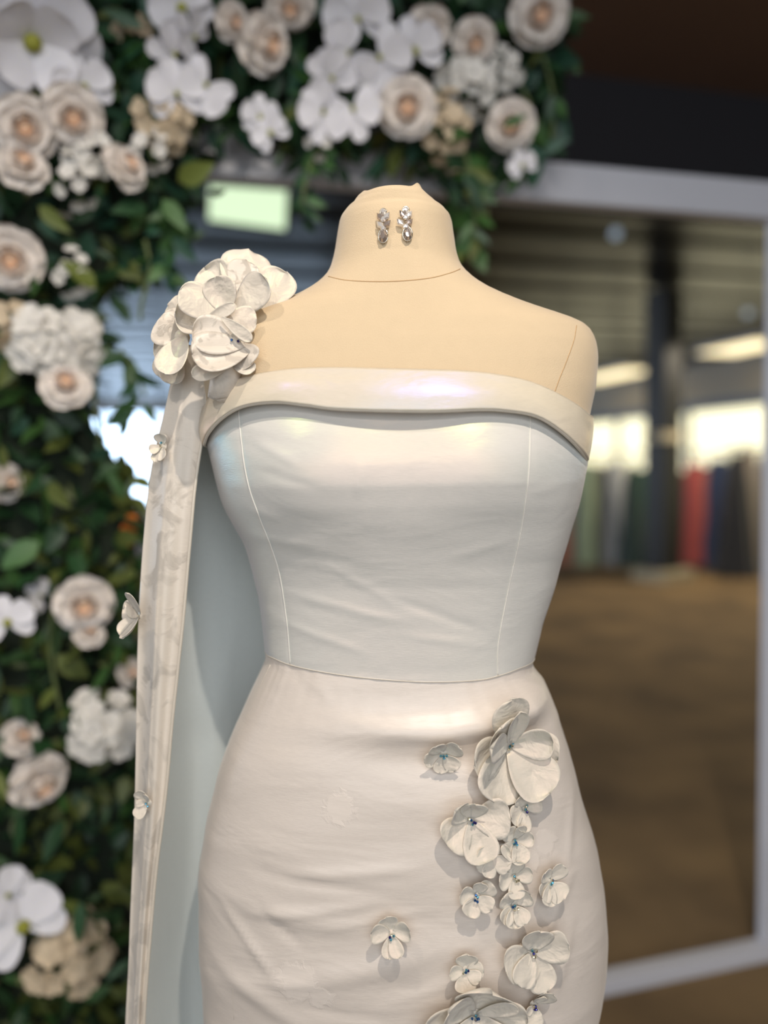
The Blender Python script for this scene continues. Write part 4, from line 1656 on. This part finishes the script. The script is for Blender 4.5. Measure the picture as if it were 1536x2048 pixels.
# trailing vines
for pts in ([(1085, 110), (1100, 160), (1108, 220), (1100, 280), (1075, 318), (1048, 320)], [(1035, 160), (1060, 210), (1062, 260), (1050, 290)],
            [(640, 280), (622, 330), (608, 380), (604, 430)], [(930, 300), (945, 380), (950, 440), (945, 500)]):
    tube('vine', spline([garland_depth(x, y, .15) for x, y in pts], 30), 0.0035, M['stem'], tg, 6)
for pts in ([(290, 480), (300, 540), (285, 600), (280, 640)], [(240, 700), (270, 740), (290, 790)], [(110, 1180), (100, 1300), (120, 1420)], [(205, 700), (190, 800), (200, 880)]):
    tube('vine', spline([garland_depth(x, y, .14) for x, y in pts], 30), 0.0035, M['stem'], lg, 6)


def sprig(root, pts, n, size, mats):
    s = spline([V((x, y, 0)) for x, y in pts], 40)
    for k in range(n):
        q = s[int(40 * (k + .5) / n)]
        p = garland_depth(q.x + random.gauss(0, 6), q.y, .15 + random.gauss(0, .01))
        m = facing(p, random.gauss(0, 25), random.gauss(0, 25), 180 + random.choice((-1, 1)) * random.uniform(20, 75))
        link('leaf', random.choice(LEAFM[random.choice(mats)]), root, mw=m @ Matrix.Scale(size * random.uniform(.8, 1.15), 4))


sprig(tg, [(930, 300), (945, 380), (950, 440), (945, 500)], 26, .055, (1, 1, 0, 2))
sprig(tg, [(640, 280), (622, 330), (608, 380), (604, 450)], 14, .045, (0, 1))
sprig(tg, [(1085, 110), (1100, 160), (1108, 220), (1085, 300)], 10, .042, (0, 1))
sprig(lg, [(330, 400), (350, 440), (345, 500), (320, 560)], 16, .058, (0, 3, 1))
sprig(lg, [(220, 690), (255, 720), (275, 790), (255, 840)], 12, .058, (0, 1))
lf = garland_depth(1005, 252, .245)
link('leaf', LEAFM[1][2], tg, mw=facing(lf, 10, 0, -72) @ Matrix.Scale(.05, 4))

# ------------------------------------------------------------------ spot lights over the dress
def track_spot(loc, target, watt, color, size, blend, label, radius=0.02):
    loc, target = V(loc), V(target)
    r = empty('ceiling_spotlight', loc)
    d = (target - loc).normalized()
    tube('lamp_head', [loc - d * 0.10, loc - d * 0.02, loc], [0.03, 0.045, 0.045], M['column_black'], r, 16)
    tube('bracket', [loc - d * 0.08, V((loc.x, loc.y, Z1))], 0.008, M['column_black'], r, 8)
    l = bpy.data.lights.new('spot_lamp', 'SPOT')
    l.energy = watt
    l.color = color
    l.spot_size = radians(size)
    l.spot_blend = blend
    l.shadow_soft_size = radius
    o = bpy.data.objects.new('spot_lamp', l)
    col.objects.link(o)
    o.location = loc + d * 0.02
    o.rotation_euler = d.to_track_quat('-Z', 'Y').to_euler()
    tag(r, label, 'spotlight', 'ceiling spotlights above the photographer')


track_spot((0.30, -0.15, 2.62), (0.02, 0.85, 1.15), 84, (1.0, 0.90, 0.79), 84, .8, 'black ceiling spotlight above and right of the camera', .014)
track_spot((-0.75, 0.0, 2.62), (0.0, 0.85, 1.1), 30, (1.0, 0.90, 0.80), 84, .8, 'black ceiling spotlight above and left of the camera', .014)


def highlight_panel(loc, sx, sy, watt, color, label):
    r = empty('added_highlight_panel', loc)
    x, y, z = loc
    box('housing', (x, y, z + 0.035), (sx + 0.06, sy + 0.06, 0.05), M['white_paint'], r)
    o = area_light('added_highlight_lamp', (x, y, z), (x, y + 0.7, z - 1), sx, sy, watt, color)
    tag(r, label, 'ceiling light')


highlight_panel((0.25, -1.9, 2.70), 1.2, 0.6, 40, (0.95, 0.97, 1.0), 'unseen white panel lamp behind the photographer, added for the bodice highlight')  # unseen lamp added to lay a broad highlight on the bodice
